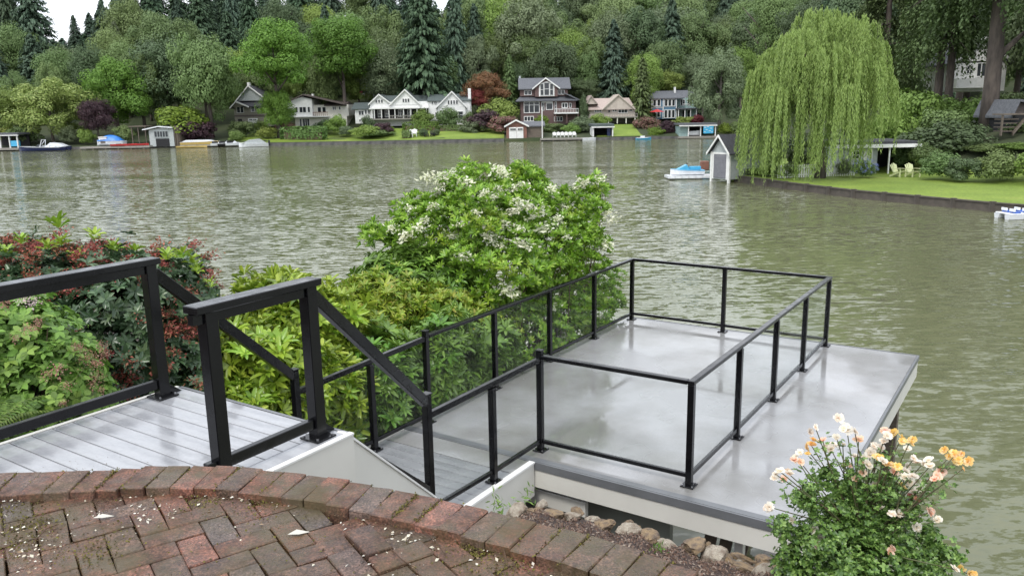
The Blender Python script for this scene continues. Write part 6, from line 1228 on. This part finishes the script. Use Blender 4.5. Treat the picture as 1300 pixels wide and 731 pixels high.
# pedal boat at right
p = G(1293, 277, 0); r0 = empty('pedal_boat', (p[0], p[1], 0), 'blue and white pedal boat moored at the right edge of the photo', 'boat', rz=.1); r0.scale = (.85, .85, .8)
for s_ in (-1, 1): V, Fs = hull(2.4, .5, .4); MB().add([np.array(v)+[0, s_*.5, -.08] for v in V], Fs).build('pontoon', M['gel'], r0, world=False)
MB().box(-1.15, 1.0, -.75, .75, .33, .42).build('deck', M['gel'], r0, world=False, bevel=.04)
for x in (-.55, .35):
    for s_ in (-1, 1): MB().box(x-.2, x+.2, s_*.38-.27, s_*.38+.27, .421, .52).build('seat', M['royal'], r0, world=False, bevel=.03); MB().box(x-.26, x-.18, s_*.38-.27, s_*.38+.27, .523, .72).build('seat_back', M['gel'], r0, world=False, bevel=.02)
MB().box(-.1, .1, -.8, -.77, -.05, .3).build('paddle_housing', M['dark'], r0, world=False)
# cottage under the willow
cY = 70; b = Fac('garden_cottage', 'low white cottage with a pale flat eave and dark carport behind the willow', 'cottage', 1105, 224, cY)
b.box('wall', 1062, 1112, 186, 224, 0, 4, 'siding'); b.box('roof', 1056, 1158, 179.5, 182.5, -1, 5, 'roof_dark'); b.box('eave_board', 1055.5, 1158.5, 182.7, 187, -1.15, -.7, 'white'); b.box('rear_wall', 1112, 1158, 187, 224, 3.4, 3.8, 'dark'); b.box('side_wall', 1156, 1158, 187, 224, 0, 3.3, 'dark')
b.win(1080, 1088, 192, 201, 2, 2, -.02); b.win(1101, 1104, 191, 204, 1, 3, -.02); b.box('door', 1094, 1099, 190, 222, -.06, -.01, 'white'); b.box('post', 1120.4, 1121.8, 187.1, 224, -.9, -.75, 'white')
fn = empty('picket_fence', (*G(1045, 224, .6)[:2], .55), 'white picket fence on the lawn under the willow', 'fence'); fw_ = wl(fn)
FP = [(988, 229), (1085, 224)]; Af, Bf = G(988, 226, .6), G(1084, 222.5, .6); nP = 34
for i in range(nP): q = Af+(Bf-Af)*i/(nP-1); MB().box(q[0]-.055, q[0]+.055, q[1], q[1]+.02, .58, 1.62).build('picket', M['white'], fn)
for z in (.8, 1.35): MB().bar([Af[0], Af[1]+.045, z], [Bf[0], Bf[1]+.045, z], .04, .08).build('fence_rail', M['white'], fn)
SB = lambda px, yt, yb, wp, Y, lf, lb, nm='shrub', kd='b', gr='shrubs on the right shore', cat='shrub', **k: T(nm, kd, px, yt, yb, wp, Y, lf, lb, gr, seed=tr.randrange(9), cat=cat, ground=k.get('ground', rground(W(px, yb, Y)[0], Y)))
hy = SB(1098, 202, 222, 26, 66, 'mid', 'blue flowering hydrangea beside the picket fence', 'hydrangea'); rgb = np.random.default_rng(5)
Pb = sph(70, rgb, -.4)*[1.0, .9, .75]+[0, 0, .75]; TVb, TFb = blob_tmpl(30, 300, .3, .9)
for i, q in enumerate(Pb): 
    if i == 0: hm = nmesh('flower_head', TVb, TFb, M['flower_blue'])
    o = link('flower_head', hm, hy, q); o.scale = (.22,)*3
SB(1072, 200, 222, 18, 67, 'greygreen', 'pale bush with blue flowers left of the hydrangea')
for a in [(1195, 190, 230, 46, 63, 'mid', 'low green bush between the large dark shrub and the lawn'), (1225, 195, 231, 44, 61, 'dark', 'low dark bush at the back edge of the right lawn'), (1268, 188, 232, 50, 60, 'mid', 'green bush at the back of the lawn near the right edge'), (1320, 180, 234, 60, 58, 'bright', 'bright bush beyond the right edge of the lawn'), (1000, 205, 232, 30, 67, 'mid', 'green bush at the waterline below the willow, right one'), (1010, 165, 226, 60, 76, 'dark', 'dark bush behind the left half of the willow'), (968, 170, 228, 50, 78, 'mid', 'green bush behind the far left of the willow'), (1055, 160, 222, 46, 78, 'dark', 'dark bush behind the middle of the willow'), (1182, 140, 215, 60, 82, 'mid', 'green bush on the slope behind the carport'), (1290, 165, 215, 60, 76, 'olive', 'olive bush on the slope before the dark shed'), (1130, 150, 200, 60, 86, 'mid', 'green bush rising behind the cottage roof'), (975, 206, 234, 34, 69, 'bright', 'green bush at the waterline below the willow, left one'), (955, 212, 234, 24, 70.5, 'mid', 'green bush just right of the gabled boathouse'), (1150, 176, 222, 34, 71, 'olive', 'loose olive shrub behind the pale yellow chairs'), (1205, 150, 226, 84, 72, 'dark', 'large dark green shrub behind the right lawn'), (1172, 178, 222, 40, 69, 'mid', 'green shrub between the chairs and the large dark shrub'), (1250, 182, 228, 50, 68, 'mid', 'green hedge bush right of the large dark shrub'), (1290, 180, 230, 46, 66, 'bright', 'green hedge bush at the right edge of the photo'), (1230, 165, 200, 50, 75, 'olive', 'olive bush at the foot of the big fir trunk'), (1310, 150, 200, 60, 72, 'mid', 'bush beyond the right edge below the dark shed'),
 (1168, 100, 160, 76, 84, 'bright', 'bright green layered maple behind the cottage'), (1130, 128, 182, 60, 80, 'bright', 'bright green shrub above the cottage roof'), (1215, 112, 170, 70, 84, 'bright', 'bright green shrub between the fir trunks'), (1150, 60, 130, 60, 100, 'olive', 'olive tree on the slope right of the willow'), (1270, 108, 165, 60, 90, 'mid', 'green bush in front of the white upper house'), (1200, 128, 185, 60, 78, 'mid', 'green shrub above the large dark shrub'), (1262, 140, 185, 34, 80, 'dark', 'dark shrub left of the timber stairs')]: SB(*a)
# layered maple, wood behind right shore
for i, (px, yt, yb, wp, Y, lf, kd, lb) in enumerate([(1060, 0, 110, 70, 110, 'mid', 'd', 'leafy tree behind the top of the willow'), (1100, -40, 120, 90, 105, 'dark', 'd', 'dark leafy tree right of the willow crown'), (1020, -5, 90, 60, 150, 'dark', 'd', 'dark leafy tree far behind the willow crown'), (985, -20, 80, 60, 170, 'mid', 'd', 'green leafy tree behind the left of the willow'), (1160, -60, 110, 100, 118, 'mid', 'd', 'tall leafy tree behind the two fir trunks'), (1230, -80, 60, 110, 125, 'dark', 'd', 'tall dark leafy tree behind the white upper house'), (1300, -80, 130, 100, 108, 'mid', 'd', 'leafy tree at the right edge of the slope'), (1350, -60, 160, 120, 95, 'dark', 'd', 'leafy tree beyond the right edge of the photo'), (1420, -120, 170, 160, 80, 'mid', 'd', 'tall leafy tree well beyond the right edge'), (1380, -140, 120, 130, 110, 'fir', 'd', 'tall tree up the slope beyond the right edge')]):
    x_ = W(px, yb, Y)[0]; T('leafy_tree', kd, px, yt, yb, wp, Y, lf, lb, 'trees of the right shore', seed=i, ground=rground(x_, Y))
# tall firs with bare trunks
def fir_crown(name, seed, z0, z1, Rm, n=26000, leaf=.2, holes=.0):
    rg_ = np.random.default_rng(seed); Ps = []; Ns = []; Xs = []; nb = 75; q = n//nb
    for i in range(nb):
        t = i/nb; z = z0+(z1-z0)*t; a = rg_.uniform(0, 6.28); rl = Rm*(1-t*.75)*rg_.uniform(.55, 1.1); d = np.array([math.cos(a), math.sin(a)]); s_ = rg_.uniform(.15, 1, q)**.8; sg = rg_.normal(size=q)*.16*rl*(1.15-s_)
        hang = np.abs(rg_.normal(size=q))*1.1*(.4+s_); zz = z-.28*rl*s_**1.8-hang+rg_.normal(size=q)*.12
        Ps.append(np.c_[d[0]*s_*rl-d[1]*sg, d[1]*s_*rl+d[0]*sg, zz]); Ns.append(np.c_[rg_.normal(size=(q, 2)), np.ones(q)]); Xs.append(np.c_[np.tile(d*.5, (q, 1)), -np.ones(q)])
    P_ = np.concatenate(Ps); N_ = np.concatenate(Ns); X_ = np.concatenate(Xs); V, Fc = scatter([(-.9, -.3, -.1), (0, -.5, .0), (1.1, 0, -.2), (0, .5, .0)], QUAD_F, P_, N_, rg_.uniform(.7, 1.3, len(P_))*leaf, rg_, X_); return nmesh(name, V, Fc)
def fir(label, px, pyb, Y, rad, h, z0, Rm, seed, leafm='fir', n=15000, lean=0, limb=()):
    x_ = W(px, pyb, Y)[0]; g_ = min(rground(x_, Y), W(px, pyb, Y)[2]); r0 = empty('fir_tree', (x_, Y, g_), label, 'tree', 'tall firs on the right shore'); rg2 = random.Random(seed)
    pts_ = [(0, 0, -.3), (0, 0, h*.15), (lean*.3, .1, h*.4), (lean*.7, 0, h*.7), (lean, 0, h)]; mb = MB(); mb.tube(pts_, [rad*1.25, rad, rad*.85, rad*.5, rad*.1], 12)
    for k in range(14): z = rg2.uniform(z0*.8, h*.85); a = rg2.uniform(0, 6.28); l = Rm*.7; mb.tube([(lean*z/h, 0, z), (math.cos(a)*l*.5, math.sin(a)*l*.5, z+.1), (math.cos(a)*l, math.sin(a)*l, z-.3*l)], [rad*.18, rad*.12, rad*.03], 5)
    for (z, a, l, up_) in limb: mb.tube([(0, 0, z), (math.cos(a)*l*.4, math.sin(a)*l*.4, z+up_*.4), (math.cos(a)*l, math.sin(a)*l, z+up_)], [rad*.5, rad*.4, rad*.15], 7)
    mb.build('trunk', M['bark'], r0, world=False, smooth=True)
    me = fir_crown('crown', seed, z0, h, Rm, int(n*1.7)); me.materials.append(LM[leafm]); link('crown', me, r0)
fir('massive fir with a thick grey trunk right of the white upper house', 1252, 178, 76, .68, 34, 13.5, 6.5, 61, n=20000, limb=((7.5, .2, 3.5, 3.0),))
fir('slender fir with a pale trunk, left of the trunk pair near the white upper house', 1191, 120, 88, .42, 33, 11.5, 5, 62)
fir('slender fir with a brown trunk, right of the trunk pair near the white upper house', 1204, 122, 87, .4, 34, 11, 4.5, 63)
fir('dark fir whose boughs fill the top right corner', 1360, 170, 72, .5, 32, 11, 7.5, 64, 'fir', 20000)
fir('fir behind the willow with boughs hanging over its crown', 1120, 130, 96, .4, 31, 10, 6, 65, 'fir')
fir('fir high behind the right half of the willow crown', 1075, 120, 112, .4, 30, 9, 7, 66, 'conifer')
fir('fir in the upper right between the trunk pair and the massive trunk', 1228, 110, 106, .4, 36, 14, 7, 67, 'fir')
# white upper house
h = Fac('upper_house', 'pale grey gabled house high on the slope behind the fir trunks', 'house', 1240, 112, 97)
h.box('wall', 1210, 1275, 78, 116, 0, 8, 'white'); h.gable(1207, 1242, 1277, 80, 50, 0, 8, 'white', 'roof_grey', trim='white'); h.win(1225, 1232, 84, 93, 2, 2, -.02); h.win(1238, 1248, 81, 97, 2, 1, -.02); h.win(1252, 1258, 81, 97, 1, 1, -.02); h.box('terrace', 1205, 1250, 100, 112, -1.5, -.02, 'white')
# dark shed with timber stairs at right
h = Fac('dark_shed', 'dark timber shed with a blue grey roof at the right edge of the photo', 'shed', 1295, 178, 72)
h.box('wall', 1281, 1330, 145, 182, 0, 5, 'dark'); h.slab('roof', (1277, 150), (1285, 129), -.6, 5.5, 'roof_grey', .2); h.slab('roof', (1285, 129), (1335, 140), -.6, 5.5, 'roof_grey', .2); h.poly('gable_wall', [(1281, 145.2), (1330, 145.2), (1330, 139), (1285, 130)], .02, 4.9, 'roof_brown')
h = Fac('timber_stairs', 'open timber steps and landing left of the dark shed', 'stairs', 1270, 172, 71)
h.box('landing', 1262, 1294, 144.5, 146.2, -1, .6, 'wood'); h.slab('stringer', (1277, 172), (1296, 146), -1.0, -.8, 'wood', .3); h.box('post', 1262.5, 1264, 146.3, 172, -.9, -.7, 'wood')
for i in range(4): h.box('step', 1262, 1284-i*1.2, 151+i*5, 152+i*5, -.8, .2, 'wood')
# ------------------------------------------------------------------ willow
wY = 66.5; wc = W(1032, 232, wY); wr = empty('weeping_willow', (wc[0], wY, .5), 'large weeping willow trailing over the lawn and water at right', 'willow'); rgw = np.random.default_rng(88)
k_ = wY/F; H_ = CAMZ+(131-26)*k_-.5
mb = MB(); mb.tube([(0.6, 0, -.4), (.7, 0, 1.5), (.3, .2, 3.5), (0, .2, 5.5)], [.55, .45, .38, .3], 10)
domes = [(-4.0, 0, 7.2, 2.4, 1.9), (-2.4, -1.4, 9.4, 2.3, 2.0), (0, .5, 11.2, 2.4, 1.9), (2.3, -.8, 10.6, 2.2, 1.8), (4.0, .3, 8.9, 2.2, 2.1), (-.8, -2.6, 8.3, 2.6, 1.9), (2.4, -2.8, 7.5, 2.4, 1.9), (-3.4, -1.8, 6.0, 2.2, 1.6), (-5.0, .6, 5.2, 1.4, 1.3), (4.9, -1, 6.6, 1.5, 1.6), (0, 2.8, 9, 3, 2), (.9, -3.4, 6.2, 2.2, 1.4), (-2.9, 1.5, 8.9, 2, 1.5), (3.6, 1.8, 9.7, 1.8, 1.5)]
for (x, y, z, r_, hh) in domes: mb.tube([(0, .2, 5.0), (x*.35, y*.35+.1, 5+(z-5)*.55+.6), (x*.85, y*.85, z+hh*.4)], [.2, .13, .04], 6)
mb.build('trunk', M['bark'], wr, world=False, smooth=True)
LP = []; LN = []; LX = []; LS = []; SV = []; SF = []
for (x, y, z, r_, hh) in domes:
    for bn in range(int(40*r_/2.2)):
        a = rgw.uniform(0, 6.28); q = rgw.uniform(.12, 1)**.5; ln0 = rgw.uniform(1.6, 4.6)*(1+.35*q); zs0 = z+hh*math.sqrt(max(0, 1-q*q*.85)); left_ = x+math.cos(a)*r_ < -1.0
        if zs0-ln0 < 3.6 and rgw.random() < .75: ln0 = zs0-(rgw.uniform(-.4, 1.2) if left_ else rgw.uniform(.3, 2.4))
        sd0 = rgw.uniform(.07, .17)
        for i in range(rgw.integers(4, 8)):
            a2 = a+rgw.normal()*sd0/max(.3, q*r_); q2 = q+rgw.normal()*.03; cx = x+math.cos(a2)*r_*q2; cy = y+math.sin(a2)*r_*q2; zs = zs0+rgw.normal()*.12; ln = max(.7, ln0*rgw.uniform(.72, 1.05)); ln = min(ln, zs+.15)
            nn = int(ln/.13); t = np.linspace(0, 1, nn); out_ = np.array([math.cos(a2), math.sin(a2)]); bulge = .6*np.sin(t*1.5)*q; sway = rgw.normal()*.1
            px_ = cx+out_[0]*bulge+sway*t*t; py_ = cy+out_[1]*bulge; pz = zs-ln*t**1.3
            for rep_ in range(2):
                LP.append(np.c_[px_+rgw.normal(size=nn)*.055, py_+rgw.normal(size=nn)*.055, pz+rgw.normal(size=nn)*.04]); LN.append(np.c_[rgw.normal(size=(nn, 2))+out_*.8, rgw.normal(size=nn)*.2+.3]); LX.append(np.c_[rgw.normal(size=(nn, 2))*.35, -np.ones(nn)]); LS.append(rgw.uniform(.6, 1.2, nn)*.19)
P_ = np.concatenate(LP); P_[:, 0] += 0
V, Fc = scatter([(-.7, 0, 0), (0, -.17, 0), (.9, 0, -.05), (0, .17, 0)], QUAD_F, P_, np.concatenate(LN), np.concatenate(LS), rgw, np.concatenate(LX)); o = link('crown', nmesh('crown', V, Fc, LM['willow']), wr); wr.scale = (.88, .95, 1)
